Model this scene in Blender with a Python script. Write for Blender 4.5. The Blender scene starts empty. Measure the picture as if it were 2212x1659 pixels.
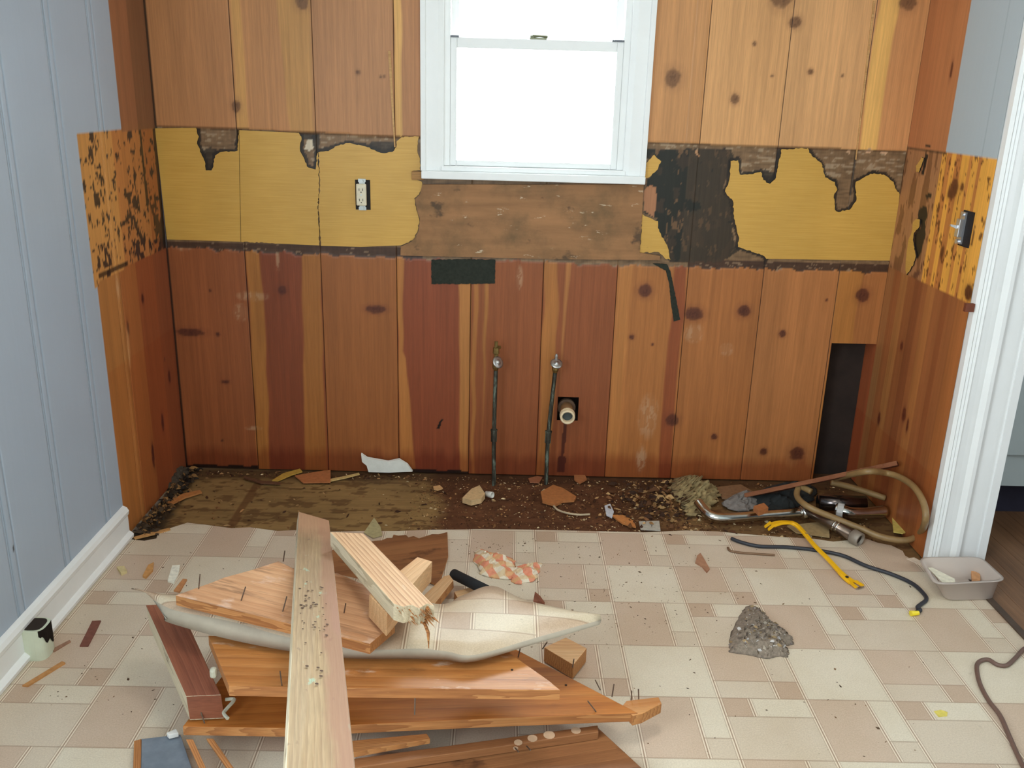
import bpy, bmesh, math, random
import numpy as np
from mathutils import Vector, Matrix
from mathutils.geometry import tessellate_polygon

S = bpy.context.scene
COL = S.collection
random.seed(7)
RNG = np.random.default_rng(7)

def lin(*c):
    o = []
    for v in c:
        v = v / 255.0
        o.append(v / 12.92 if v <= 0.04045 else ((v + 0.055) / 1.055) ** 2.4)
    return tuple(o)

# ------------------------------------------------------------------ camera
FPX, W, H = 1947.48, 2212, 1659
CAM = Vector((1.28815, -3.44362, 1.51136))
yaw, pit, rol = math.radians(0.78649), math.radians(17.96592), math.radians(1.61116)
fwd = Vector((math.sin(yaw) * math.cos(pit), math.cos(yaw) * math.cos(pit), -math.sin(pit)))
rgt0 = Vector((math.cos(yaw), -math.sin(yaw), 0))
up0 = rgt0.cross(fwd)
rgt = math.cos(rol) * rgt0 + math.sin(rol) * up0
upv = -math.sin(rol) * rgt0 + math.cos(rol) * up0
cam = bpy.data.cameras.new('camera')
cam.sensor_width = 36.0
cam.lens = 36.0 * FPX / W
cam.clip_start = 0.02
camo = bpy.data.objects.new('camera', cam)
COL.objects.link(camo)
camo.matrix_world = Matrix(((rgt.x, upv.x, -fwd.x, CAM.x), (rgt.y, upv.y, -fwd.y, CAM.y), (rgt.z, upv.z, -fwd.z, CAM.z), (0, 0, 0, 1)))
S.camera = camo

# ------------------------------------------------------------------ world, daylight, exposure
wd = bpy.data.worlds.new('overcast_sky'); S.world = wd
wd.use_nodes = True
bg = wd.node_tree.nodes['Background']
bg.inputs[0].default_value = (0.88, 0.97, 1.0, 1)
bg.inputs[1].default_value = 1.45
S.view_settings.view_transform = 'Standard'
S.view_settings.look = 'None'
S.view_settings.exposure = 0.34
S.view_settings.gamma = 1.0
S.cycles.max_bounces = 10
S.cycles.diffuse_bounces = 5

def area(name, loc, rot, sx, sy, power, color):
    l = bpy.data.lights.new(name, 'AREA'); l.shape = 'RECTANGLE'; l.size = sx; l.size_y = sy
    l.energy = power; l.color = color
    o = bpy.data.objects.new(name, l); o.location = loc; o.rotation_euler = rot; COL.objects.link(o)
    return o
# daylight through the wide window in the rear wall, the glazed door of the left wall and the next room's window
area('daylight_rear_window', (1.6, -5.02, 1.6), (math.pi / 2, 0, 0), 1.9, 1.25, 9, (1.0, 0.96, 0.9))
area('daylight_side_room', (4.75, -1.9, 1.5), (math.pi / 2, 0, math.pi / 2), 1.6, 1.3, 9, (0.92, 0.96, 1.0))
area('daylight_front_window', (1.39, 0.2, 1.72), (-math.pi / 2, 0, 0), 0.62, 0.8, 44, (0.9, 0.97, 1.0))
area('daylight_side_window', (-.03, -3.5, 1.5), (math.pi / 2, 0, -math.pi / 2), 1.5, 1.3, 60, (0.80, 0.92, 1.0))

# unseen fill lamp added on the ceiling, above and in front of the camera
CEIL = area('fill_lamp', (1.45, -2.15, 2.395), (0, 0, 0), 0.5, 0.5, 9, (1.0, 0.96, 0.9))
CEIL.data.shape = 'DISK'

# ------------------------------------------------------------------ pixel rays -> points on real planes
def ray(px, py):
    return (fwd + rgt * ((px - 1106) / FPX) - upv * ((py - 829.5) / FPX))
def hit(px, py, ax, val):
    d = ray(px, py); t = (val - CAM[ax]) / d[ax]
    return CAM + d * t
def PZ(px, py, z=0.0): return hit(px, py, 2, z)
def PY(px, py, y=0.0): return hit(px, py, 1, y)
def PX(px, py, x=0.0): return hit(px, py, 0, x)
def onplane(px, py, q, n):
    d = ray(px, py); t = (q - CAM).dot(n) / d.dot(n)
    return CAM + d * t
def c5(x, y): return (260 + x * .34895, 1080 + y * .34895)
def c6(x, y): return (680 + x * .36166, 1080 + y * .36166)

# ------------------------------------------------------------------ node helpers
class E:
    """small expression wrapper round node sockets"""
    def __init__(s, nt, sock): s.nt, s.s = nt, sock
    def _m(s, op, *o):
        n = s.nt.nodes.new('ShaderNodeMath'); n.operation = op
        for i, v in enumerate((s,) + o):
            if isinstance(v, E): s.nt.links.new(v.s, n.inputs[i])
            else: n.inputs[i].default_value = v
        return E(s.nt, n.outputs[0])
    def __add__(s, o): return s._m('ADD', o)
    def __sub__(s, o): return s._m('SUBTRACT', o)
    def __mul__(s, o): return s._m('MULTIPLY', o)
    def __truediv__(s, o): return s._m('DIVIDE', o)
    def abs(s): return s._m('ABSOLUTE')
    def frac(s): return s._m('FRACT')
    def max(s, o): return s._m('MAXIMUM', o)
    def min(s, o): return s._m('MINIMUM', o)
    def lt(s, o): return s._m('LESS_THAN', o)
    def gt(s, o): return s._m('GREATER_THAN', o)

class MT:
    def __init__(s, name, rough=0.6, metal=0.0, spec=0.5):
        s.m = bpy.data.materials.new(name); s.m.use_nodes = True
        s.nt = s.m.node_tree; s.b = s.nt.nodes['Principled BSDF']
        s.b.inputs['Roughness'].default_value = rough
        s.b.inputs['Metallic'].default_value = metal
        s.b.inputs['Specular IOR Level'].default_value = spec
    def new(s, t): return s.nt.nodes.new(t)
    def link(s, a, b): s.nt.links.new(a.s if isinstance(a, E) else a, b)
    def coord(s, kind='Object', scale=(1, 1, 1), loc=(0, 0, 0)):
        tc = s.new('ShaderNodeTexCoord'); mp = s.new('ShaderNodeMapping')
        mp.inputs['Scale'].default_value = scale; mp.inputs['Location'].default_value = loc
        s.link(tc.outputs[kind], mp.inputs['Vector'])
        return mp.outputs[0]
    def noise(s, vec, scale=1.0, detail=4, rough=0.55, dist=0.0):
        n = s.new('ShaderNodeTexNoise'); n.inputs['Scale'].default_value = scale
        n.inputs['Detail'].default_value = detail; n.inputs['Roughness'].default_value = rough
        n.inputs['Distortion'].default_value = dist
        s.link(vec, n.inputs['Vector']); return n.outputs['Fac']
    def ramp(s, fac, stops, interp='LINEAR'):
        n = s.new('ShaderNodeValToRGB'); cr = n.color_ramp; cr.interpolation = interp
        while len(cr.elements) < len(stops): cr.elements.new(0.5)
        for e, (p, c) in zip(cr.elements, stops):
            e.position = p; e.color = (*c, 1) if len(c) == 3 else c
        s.link(fac, n.inputs[0]); return n.outputs[0]
    def mix(s, fac, a, b, mode='MIX'):
        n = s.new('ShaderNodeMix'); n.data_type = 'RGBA'; n.blend_type = mode
        for v, i in ((fac, 0), (a, 6), (b, 7)):
            if isinstance(v, (int, float)): n.inputs[i].default_value = v
            elif isinstance(v, tuple): n.inputs[i].default_value = (*v, 1)
            else: s.link(v, n.inputs[i])
        return n.outputs[2]
    def color(s, v):
        if isinstance(v, tuple): s.b.inputs['Base Color'].default_value = (*v, 1)
        else: s.link(v, s.b.inputs['Base Color'])
        return s
    def bump(s, fac, strength=0.3, dist=0.002):
        n = s.new('ShaderNodeBump'); n.inputs['Strength'].default_value = strength
        n.inputs['Distance'].default_value = dist
        s.link(fac, n.inputs['Height']); s.link(n.outputs[0], s.b.inputs['Normal']); return s

def plain(name, c, rough=0.6, metal=0.0, var=0.18, scale=30.0, bump=0.15, spec=0.5):
    m = MT(name, rough, metal, spec)
    n = m.noise(m.coord(), scale, 5, 0.6)
    m.color(m.ramp(n, [(0.25, tuple(v * (1 - var) for v in c)), (0.75, tuple(min(1, v * (1 + var)) for v in c))]))
    if bump: m.bump(n, bump, 0.002)
    return m.m

def painted_mat(name, axis, rough=0.45, spec=0.4, grain=0.2, fine=True, bump=0.12):
    """colour attribute of the surface times a wood grain running along axis"""
    m = MT(name, rough, 0, spec)
    at = m.new('ShaderNodeAttribute'); at.attribute_name = 'Col'
    sc = [90.0, 90.0, 90.0]; sc[axis] = 2.2
    g = m.noise(m.coord('Object', tuple(sc)), 1.0, 5, 0.65, 0.3)
    sc2 = [420.0] * 3; sc2[axis] = 14.0
    g2 = m.noise(m.coord('Object', tuple(sc2)), 1.0, 3, 0.6)
    f = m.ramp(g, [(0.3, (1 - grain,) * 3), (0.7, (1 + grain * 0.7,) * 3)])
    f2 = m.ramp(g2, [(0.3, (1 - grain * .5,) * 3), (0.7, (1 + grain * 0.4,) * 3)])
    c = m.mix(at.outputs['Alpha'], at.outputs['Color'], m.mix(1.0, at.outputs['Color'], f, 'MULTIPLY'))
    if fine: c = m.mix(at.outputs['Alpha'], c, m.mix(1.0, c, f2, 'MULTIPLY'))
    m.color(c)
    m.bump(g, bump, 0.001)
    return m.m

def wood_mat(name, base, dark, light, rings=26.0, rough=0.55, stains=(), spec=0.35, line=0.55):
    """sawn lumber, grain along local X"""
    m = MT(name, rough, 0, spec)
    v = m.coord('Object', (1.2, 9.0, 9.0))
    warp = m.noise(v, 1.0, 4, 0.55)
    w = m.new('ShaderNodeTexWave'); w.wave_type = 'BANDS'; w.bands_direction = 'Y'; w.wave_profile = 'SAW'
    w.inputs['Scale'].default_value = rings / 10.0; w.inputs['Distortion'].default_value = 5.5
    w.inputs['Detail'].default_value = 2.0; w.inputs['Detail Scale'].default_value = 1.1
    m.link(m.coord('Object', (0.9, 10.0, 10.0)), w.inputs['Vector'])
    c = m.mix(line, m.ramp(warp, [(0.3, dark), (0.52, base), (0.75, light)]), m.ramp(w.outputs['Fac'], [(0.0, light), (0.55, base), (0.95, dark)]))
    fib = m.noise(m.coord('Object', (12.0, 380.0, 380.0)), 1.0, 3, 0.6)
    c = m.mix(1.0, c, m.ramp(fib, [(0.3, (0.82,) * 3), (0.7, (1.12,) * 3)]), 'MULTIPLY')
    for (col, sc, lo, hi, st) in stains:
        n = m.noise(m.coord('Object', sc, (3.1 * len(name), 1.7, st)), 1.0, 5, 0.62)
        c = m.mix(m.ramp(n, [(lo, (0, 0, 0)), (hi, (1, 1, 1))]), c, col)
    m.color(c); m.bump(fib, 0.25, 0.0015)
    return m.m

def lino_mat(name, x0, y0, s, dirt=0.5, tint=(1.0, 1.0, 1.0)):
    m = MT(name, 0.42, 0, 0.35)
    sx = m.new('ShaderNodeSeparateXYZ'); m.link(m.coord('Object'), sx.inputs[0])
    X, Y = E(m.nt, sx.outputs[0]), E(m.nt, sx.outputs[1])
    u = ((X - x0) / (2 * s)).frac() * 2.0
    v = ((Y - y0) / (2 * s)).frac() * 2.0
    a = 0.318
    WHT, LGT, TAN, DRK = lin(222, 211, 192), lin(213, 198, 179), lin(205, 183, 163), lin(196, 172, 151)
    # cells of a 2 x 2 module: (0,0)=B (0,1)=C (1,0)=D (1,1)=A ; rectangles as x0,x1,y0,y1
    R = [(0, 1, 0, 1 - a, LGT), (0, a + .02, 1 - a, 1, DRK), (a + .02, 1, 1 - a, 1, WHT),
         (0, 1 - a, 1 + a, 2, TAN), (1 - a, 1, 1 + a, 2, LGT), (0, 1 - a, 1, 1 + a, LGT), (1 - a, 1, 1, 1 + a, DRK),
         (1, 2 - a, 0, 1, TAN), (2 - a, 2, a, 1, WHT), (2 - a, 2, 0, a, LGT), (1, 2, 1, 2, WHT)]
    acc = None; lx = None; ly = None
    for (xa, xb, ya, yb, col) in R:
        dx = (u - (xa + xb) / 2).abs() - (xb - xa) / 2
        dy = (v - (ya + yb) / 2).abs() - (yb - ya) / 2
        ins = dx.max(dy).lt(0.0)
        n = m.new('ShaderNodeMix'); n.data_type = 'RGBA'; n.inputs[6].default_value = (0, 0, 0, 1)
        n.inputs[7].default_value = (*col, 1); m.link(ins, n.inputs[0])
        acc = n.outputs[2] if acc is None else m.mix(1.0, acc, n.outputs[2], 'ADD')
        ex = ins * dx; ey = ins * dy
        ex = ins * (dx + 1.0); ey = ins * (dy + 1.0)
        lx = ex if lx is None else lx.max(ex); ly = ey if ly is None else ly.max(ey)
    core = (lx.gt(1.0 - 0.007) + (lx.gt(1.0 - .032) - lx.gt(1.0 - .022)) * .5).max(ly.gt(1.0 - 0.010) * 0.6)
    rim = (lx.gt(1.0 - 0.022) - lx.gt(1.0 - 0.007)).max(0.0) * 0.8
    speck = m.noise(m.coord('Object', (260, 260, 260)), 1.0, 3, 0.7)
    c = m.mix(1.0, acc, m.ramp(speck, [(0.32, (0.86, 0.84, 0.82)), (0.68, (1.06, 1.06, 1.05))]), 'MULTIPLY')
    c = m.mix(rim, c, lin(234, 220, 200))
    c = m.mix(core * 0.8, c, lin(150, 122, 100))
    big = m.noise(m.coord('Object', (2.3, 2.3, 2.3)), 1.0, 6, 0.65)
    c = m.mix(1.0, c, m.ramp(big, [(0.3, (0.9, 0.87, 0.82)), (0.6, (1.0, 1.0, 1.0))]), 'MULTIPLY')
    d = m.noise(m.coord('Object', (22, 22, 22), (5, 2, 0)), 1.0, 7, 0.75)
    c = m.mix(m.ramp(d, [(0.62, (0, 0, 0)), (0.8, (dirt,) * 3)]), c, lin(110, 88, 66))
    if min(tint) < 1: c = m.mix(1.0, c, tint, 'MULTIPLY')
    m.color(c); m.bump(speck, 0.08, 0.001)
    return m.m

# ------------------------------------------------------------------ object helpers
def tag(o, label=None, cat=None, group=None, kind=None):
    if label: o['label'] = label
    if cat: o['category'] = cat
    if group: o['group'] = group
    if kind: o['kind'] = kind
    return o
def empty(name, loc=(0, 0, 0), label=None, cat=None, group=None, kind=None):
    o = bpy.data.objects.new(name, None); o.empty_display_size = 0.05; o.location = loc
    COL.objects.link(o); return tag(o, label, cat, group, kind)
def obj(name, bm, mats, parent=None, smooth=False, matrix=None, bevel=0.0):
    me = bpy.data.meshes.new(name)
    bmesh.ops.recalc_face_normals(bm, faces=bm.faces)
    bm.to_mesh(me); bm.free()
    for m in (mats if isinstance(mats, (list, tuple)) else [mats]): me.materials.append(m)
    if smooth:
        for p in me.polygons: p.use_smooth = True
    o = bpy.data.objects.new(name, me); COL.objects.link(o)
    if matrix is not None: o.matrix_world = matrix
    if parent is not None:
        bpy.context.view_layer.update()
        o.parent = parent; o.matrix_parent_inverse = parent.matrix_world.inverted()
    if bevel:
        b = o.modifiers.new('edge', 'BEVEL'); b.width = bevel; b.segments = 2; b.limit_method = 'ANGLE'
    return o
def box(bm, x0, x1, y0, y1, z0, z1, mi=0):
    v = [bm.verts.new(c) for c in ((x0, y0, z0), (x1, y0, z0), (x1, y1, z0), (x0, y1, z0), (x0, y0, z1), (x1, y0, z1), (x1, y1, z1), (x0, y1, z1))]
    for f in ((0, 3, 2, 1), (4, 5, 6, 7), (0, 1, 5, 4), (1, 2, 6, 5), (2, 3, 7, 6), (3, 0, 4, 7)):
        bm.faces.new([v[i] for i in f]).material_index = mi
def BX(*a):
    bm = bmesh.new(); box(bm, *a); return bm
def prism(bm, pts, off, mi=0, mside=None):
    """polygon pts (Vectors) extruded by vector off; concave outlines are triangulated"""
    a = [bm.verts.new(p) for p in pts]; b = [bm.verts.new(Vector(p) + off) for p in pts]
    n = len(pts)
    for t in tessellate_polygon([[Vector(p) for p in pts]]):
        try:
            bm.faces.new([a[i] for i in t]).material_index = mi
            bm.faces.new([b[i] for i in reversed(t)]).material_index = mi
        except ValueError: pass
    for i in range(n):
        j = (i + 1) % n
        bm.faces.new((a[i], a[j], b[j], b[i])).material_index = mi if mside is None else mside
def tube(bm, pts, r, seg=10, caps=True, mi=0):
    pts = [Vector(p) for p in pts]; n = len(pts)
    rs = r if isinstance(r, (list, tuple)) else [r] * n
    prev = None; rings = []
    for i, p in enumerate(pts):
        t = (pts[min(i + 1, n - 1)] - pts[max(i - 1, 0)])
        t = t.normalized() if t.length > 1e-9 else Vector((0, 0, 1))
        if prev is None:
            q = t.orthogonal().normalized()
        else:
            q = (prev - t * prev.dot(t)); q = q.normalized() if q.length > 1e-6 else t.orthogonal().normalized()
        prev = q; s = t.cross(q)
        rings.append([bm.verts.new(p + (q * math.cos(k * 2 * math.pi / seg) + s * math.sin(k * 2 * math.pi / seg)) * rs[i]) for k in range(seg)])
    for i in range(n - 1):
        for k in range(seg):
            bm.faces.new((rings[i][k], rings[i][(k + 1) % seg], rings[i + 1][(k + 1) % seg], rings[i + 1][k])).material_index = mi
    if caps:
        bm.faces.new(rings[0]).material_index = mi; bm.faces.new(list(reversed(rings[-1]))).material_index = mi
def lathe(bm, o, axis, prof, seg=22, mi=0):
    """profile of (distance along axis, radius) turned about the axis"""
    d = axis.normalized(); q = d.orthogonal().normalized(); s = d.cross(q); rg = []
    for t, r in prof: rg.append([bm.verts.new(o + d * t + (q * math.cos(k * 2 * math.pi / seg) + s * math.sin(k * 2 * math.pi / seg)) * r) for k in range(seg)])
    for a, b in zip(rg, rg[1:]):
        for k in range(seg): bm.faces.new((a[k], a[(k + 1) % seg], b[(k + 1) % seg], b[k])).material_index = mi
def smoothpath(pts, n=8):
    pts = [Vector(p) for p in pts]; out = []
    P = [pts[0]] + pts + [pts[-1]]
    for i in range(1, len(P) - 2):
        for k in range(n):
            t = k / n; a, b, c, d = P[i - 1], P[i], P[i + 1], P[i + 2]
            out.append(0.5 * ((2 * b) + (c - a) * t + (2 * a - 5 * b + 4 * c - d) * t * t + (3 * b - a - 3 * c + d) * t ** 3))
    out.append(pts[-1]); return out
def frame_of(o, xdir, n):
    x = xdir.normalized(); z = n.normalized(); x = (x - z * x.dot(z)).normalized(); y = z.cross(x)
    return Matrix(((x.x, y.x, z.x, o.x), (x.y, y.y, z.y, o.y), (x.z, y.z, z.z, o.z), (0, 0, 0, 1)))
def slab(name, pix, zs, thick, mats, axis=(0, 1), label=None, cat=None, parent=None, bevel=0.0015, group=None, kind=None, cvt=lambda x, y: (x, y)):
    """board whose top face is seen through pixels pix; zs = three (index, height) that fix its plane"""
    pp = [cvt(*p) for p in pix]
    q = [PZ(*pp[i], z) for i, z in zs]
    n = (q[1] - q[0]).cross(q[2] - q[0]).normalized()
    if n.z < 0: n = -n
    P = [onplane(*p, q[0], n) for p in pp]
    M = frame_of(P[0], P[axis[1]] - P[axis[0]], n); Mi = M.inverted()
    bm = bmesh.new(); prism(bm, [Mi @ p for p in P], Vector((0, 0, -thick)), 0, 1 if isinstance(mats, (list, tuple)) and len(mats) > 1 else None)
    o = obj(name, bm, mats, parent, False, M, bevel)
    tag(o, label, cat, group, kind)
    return o, P, n
def nail(parent, base, top, m, r=0.0016):
    bm = bmesh.new(); tube(bm, [base, top], r, 6)
    return obj('nail', bm, m, parent)

# ------------------------------------------------------------------ painting of surface colour (wood, stains, torn layers)
def hsh(ix, iy, seed):
    t = np.sin(ix * 127.1 + iy * 311.7 + seed * 74.7) * 43758.5453
    return t - np.floor(t)
def vn(x, y, seed=0):
    ix, iy = np.floor(x), np.floor(y); fx, fy = x - ix, y - iy
    fx = fx * fx * (3 - 2 * fx); fy = fy * fy * (3 - 2 * fy)
    return (hsh(ix, iy, seed) * (1 - fx) + hsh(ix + 1, iy, seed) * fx) * (1 - fy) + (hsh(ix, iy + 1, seed) * (1 - fx) + hsh(ix + 1, iy + 1, seed) * fx) * fy
def fbm(x, y, seed=0, o=4):
    s = 0; a = 0.5; t = 0
    for k in range(o):
        s = s + a * vn(x * 2 ** k, y * 2 ** k, seed + k * 13); t += a; a *= 0.55
    return s / t
def inpoly(U, V, poly):
    r = np.zeros(U.shape, bool); n = len(poly)
    for i in range(n):
        x0, y0 = poly[i]; x1, y1 = poly[(i + 1) % n]
        if y0 == y1: continue
        c = ((y0 > V) != (y1 > V)) & (U < (x1 - x0) * (V - y0) / (y1 - y0) + x0); r ^= c
    return r
class Paint:
    def __init__(s, us, vs):
        s.us, s.vs = np.asarray(us), np.asarray(vs)
        s.U, s.V = np.meshgrid(s.us, s.vs); s.C = np.zeros(s.U.shape + (3,)); s.hole = np.zeros(s.U.shape, bool)
        s.D = np.zeros(s.U.shape); s.A = np.ones(s.U.shape)
    def put(s, mask, col, a=1.0):
        w = np.clip(mask.astype(float) * a, 0, 1)[..., None]; s.C = s.C * (1 - w) + np.array(col) * w
    def mul(s, mask, k):
        w = np.clip(mask.astype(float), 0, 1)[..., None]; s.C = s.C * (1 - w + w * np.array(k))
    def knot(s, u, v, ru, rv, col=lin(78, 40, 26), a=0.9):
        nz = fbm(s.U * 70, s.V * 70, u * 9 + v)
        d = np.sqrt(((s.U - u) / ru) ** 2 + ((s.V - v) / rv) ** 2) + (nz - .5) * 0.5
        s.put(np.clip((1.9 - d) / 1.2, 0, 1) * 0.35, tuple(np.array(col) * 1.6))
        s.put(np.clip((1.05 - d) / 0.25, 0, 1), col, a)
        s.put((d < .55) & (np.sin(d * 22) > .2), tuple(np.array(col) * .75), .6)
    def streak(s, u, v0, v1, w, col, a=.6, seed=1):
        c = u + (vn(s.V * 4, s.V * 0, seed) - .5) * .02
        m = np.clip(1 - np.abs(s.U - c) / w, 0, 1) * np.clip((s.V - v0) / .05, 0, 1) * np.clip((v1 - s.V) / .05, 0, 1); s.put(m, col, a)
    def mesh(s, name, pos, mat):
        nv, nu = s.U.shape
        P = pos(s.U, s.V, s.D).reshape(-1, 3)
        idx = np.arange(nu * nv).reshape(nv, nu)
        q = np.stack([idx[:-1, :-1], idx[:-1, 1:], idx[1:, 1:], idx[1:, :-1]], -1).reshape(-1, 4)
        h = s.hole; hq = (h[:-1, :-1] & h[:-1, 1:] & h[1:, 1:] & h[1:, :-1]).reshape(-1)
        q = q[~hq]
        me = bpy.data.meshes.new(name)
        me.vertices.add(len(P)); me.vertices.foreach_set('co', P.astype(np.float32).ravel())
        me.loops.add(q.size); me.loops.foreach_set('vertex_index', q.astype(np.int32).ravel())
        me.polygons.add(len(q)); me.polygons.foreach_set('loop_start', np.arange(0, q.size, 4, dtype=np.int32))
        me.update(calc_edges=True)
        at = me.attributes.new('Col', 'FLOAT_COLOR', 'POINT')
        rgba = np.ones((len(P), 4), np.float32); rgba[:, :3] = np.clip(s.C.reshape(-1, 3), 0, 1); rgba[:, 3] = s.A.ravel()
        at.data.foreach_set('color', rgba.ravel())
        me.materials.append(mat); me.validate()
        o = bpy.data.objects.new(name, me); COL.objects.link(o); return o

WX = 2.776                       # inner width between the side walls
LOWG, UPG = 1.55, 1.35           # dark varnish and painted shade below; faded wood with window glare painted in above
def bpx(px, py): p = PY(px, py, 0); return (p.x, p.z)
def cols(c, g): return tuple(v * g for v in lin(*c))

# ------------------------------------------------------------------ wall_back
SEAM = [0.0, 0.297, 0.588, 0.878, 1.165, 1.445, 1.731, 2.005, 2.297, 2.590]
us = list(np.arange(0, WX + .001, 0.0045)) + [WX]
for s_ in SEAM: us += [s_ - .0022, s_ - .0008, s_ + .0008, s_ + .0022]
us = np.unique(np.clip(np.round(us, 4), 0, WX))
HOLES = [(1.058, 1.726, 1.225, 2.12), (1.522, 1.607, .245, .345), (2.598, WX, -.1, .597)]
vs = list(np.arange(0, 1.92, 0.006)) + list(np.arange(1.95, 2.45, .05))
for h in HOLES:
    us = np.unique(np.append(us, [h[0], min(h[1], WX)])); vs += [max(h[2], 0), h[3]]
vs = np.unique(np.round(vs, 4))
P = Paint(us, vs)
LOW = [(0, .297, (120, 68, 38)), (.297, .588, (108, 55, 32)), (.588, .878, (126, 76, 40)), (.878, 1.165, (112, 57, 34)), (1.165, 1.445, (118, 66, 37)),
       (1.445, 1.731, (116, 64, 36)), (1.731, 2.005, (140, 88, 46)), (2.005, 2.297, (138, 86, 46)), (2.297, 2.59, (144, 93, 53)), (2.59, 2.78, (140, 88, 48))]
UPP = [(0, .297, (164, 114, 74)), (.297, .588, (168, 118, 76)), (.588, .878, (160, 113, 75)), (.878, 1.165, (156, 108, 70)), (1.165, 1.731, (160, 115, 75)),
       (1.731, 2.005, (178, 128, 82)), (2.005, 2.297, (188, 140, 92)), (2.297, 2.59, (190, 143, 96)), (2.59, 2.78, (182, 128, 82))]  # darker left, brighter right: uneven light painted into the board tones
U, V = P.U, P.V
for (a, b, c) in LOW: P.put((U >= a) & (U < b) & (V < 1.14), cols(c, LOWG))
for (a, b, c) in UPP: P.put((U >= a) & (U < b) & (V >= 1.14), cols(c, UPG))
def stripe(pts, c, g, lo=True, soft=.006, seed=3):
    """sapwood stripe: pts = (z, xa, xb) rows"""
    zz = [p[0] for p in pts]; xa = np.interp(V, zz, [p[1] for p in pts]); xb = np.interp(V, zz, [p[2] for p in pts])
    w = (vn(V * 7, V * 0, seed) - .5) * .012
    m = np.clip((U - xa - w) / soft, 0, 1) * np.clip((xb + w - U) / soft, 0, 1) * ((V < 1.14) if lo else (V >= 1.14)); P.put(m, cols(c, g))
stripe([(0, .297, .352), (.5, .297, .362), (.9, .297, .355)], (140, 90, 42), LOWG)
stripe([(0, .49, .588), (.5, .505, .588), (.9, .51, .588)], (133, 84, 40), LOWG, seed=5)
stripe([(0, .878, .945), (.35, .878, .925), (.49, .878, .912), (.52, .878, .90), (.9, .878, .915)], (146, 94, 48), LOWG, seed=7)
stripe([(0, 1.125, 1.165), (.6, 1.115, 1.165), (.9, 1.11, 1.165)], (148, 98, 52), LOWG, seed=9)
stripe([(.05, 1.172, 1.19), (.9, 1.175, 1.20)], (140, 90, 46), LOWG, seed=2)
stripe([(.2, 1.215, 1.222), (.9, 1.215, 1.24)], (138, 90, 46), LOWG, seed=12)
stripe([(0, 1.445, 1.49), (.4, 1.447, 1.515), (.9, 1.447, 1.505)], (138, 88, 44), LOWG, seed=15)
stripe([(.4, 1.53, 1.536), (.9, 1.53, 1.556)], (142, 92, 50), LOWG, seed=16)
stripe([(0, 1.945, 2.003), (.9, 1.95, 2.003)], (118, 62, 34), LOWG, seed=17)
stripe([(0, 1.735, 1.78), (.9, 1.735, 1.79)], (148, 96, 50), LOWG, seed=18)
stripe([(.6, 2.59, 2.68), (.9, 2.59, 2.69)], (150, 98, 48), LOWG, seed=19)
stripe([(1.3, .297, .345), (1.9, .297, .335)], (176, 130, 76), UPG, False, seed=21)
stripe([(1.3, .495, .585), (1.9, .455, .585)], (172, 126, 74), UPG, False, seed=22)
stripe([(1.3, .885, .915), (1.9, .872, .905)], (190, 145, 84), UPG, False, seed=23)
stripe([(1.3, 2.598, 2.665), (1.9, 2.592, 2.67)], (204, 158, 90), UPG, False, seed=24)
n1 = fbm(U * 9, V * 1.6, 4); P.mul(np.ones_like(U), 1.0); P.C *= (0.84 + .32 * n1)[..., None]
n2 = fbm(U * 55, V * 1.1, 8); P.C *= (0.9 + .2 * n2)[..., None]
# red water-stain along the foot of the boards, shade painted in with it
foot = np.clip((.075 + .07 * fbm(U * 24, V * 3, 31) - V) / .05, 0, 1); P.mul(foot * .8, (.62, .42, .38))
P.mul(np.clip((.50 - V) / .5, 0, 1) * .5, (.92, .80, .74))  # gradual darkening towards the floor: varnish tone and shade painted together
def wk(px, py, r, rv=None, col=(84, 42, 30), a=.85):
    x, z = bpx(px, py); P.knot(x, z, r / 545, (rv or r) / 545, cols(col, 1.0), a)
for k in ((610, 627, 10), (410, 718, 30, 9), (812, 668, 21, 9), (1393, 628, 15), (1499, 678, 21, 15), (1607, 672, 14), (1690, 721, 8), (1863, 638, 15), (1365, 728, 6),
          (1409, 744, 3), (1452, 908, 15), (1543, 944, 7), (1649, 976, 9), (1722, 980, 18), (487, 825, 9, 5), (480, 952, 3), (454, 628, 3), (470, 722, 5), (1786, 648, 3)):
    wk(*k)
for k in ((1454, 168, 17, 19), (1587, 214, 9, 10), (1718, 48, 12), (1751, 155, 6), (1690, -8, 22), (510, 230, 10, 13), (653, 4, 14), (773, 156, 5), (830, 165, 3), (822, 166, 3), (1962, 2, 18),
          (1630, 94, 4), (1820, 164, 3), (1668, 164, 3)):
    wk(*k, **({'rv': None} if len(k) == 3 else {}), col=(112, 76, 50), a=.8)
for (px, py, rx, rz) in ((520, 675, 20, 22), (545, 640, 40, 12), (548, 925, 22, 6), (600, 560, 5, 30), (1500, 720, 26, 24), (1570, 755, 18, 16), (1400, 900, 26, 60), (1385, 990, 14, 40), (1122, 600, 9, 30), (395, 535, 20, 8)):
    x, z = bpx(px, py); d = ((U - x) / (rx / 545)) ** 2 + ((V - z) / (rz / 545)) ** 2
    P.put(np.clip(1 - d, 0, 1) * (.25 + .75 * (fbm(U * 90, V * 30, px) > .52)), cols((200, 165, 130), 1.0), .5)
x, z = bpx(952, 915); P.put(((np.abs(U - x + (vn(V * 60, V * 0, 2) - .5) * .02) < .005) & (np.abs(V - z) < .022)), lin(20, 12, 10))
# drip below the drain stub
x0, z0 = bpx(1222, 905); x1, z1 = bpx(1212, 1010)
P.put((np.abs(U - np.interp(V, [z1, z0], [x1, x0])) < np.where(V < .085, .017, .007) + (fbm(V * 30, V * 0, 3) - .5) * .006) & (V < z0 + .02) & (V > .012), lin(62, 20, 14), .85)
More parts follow.
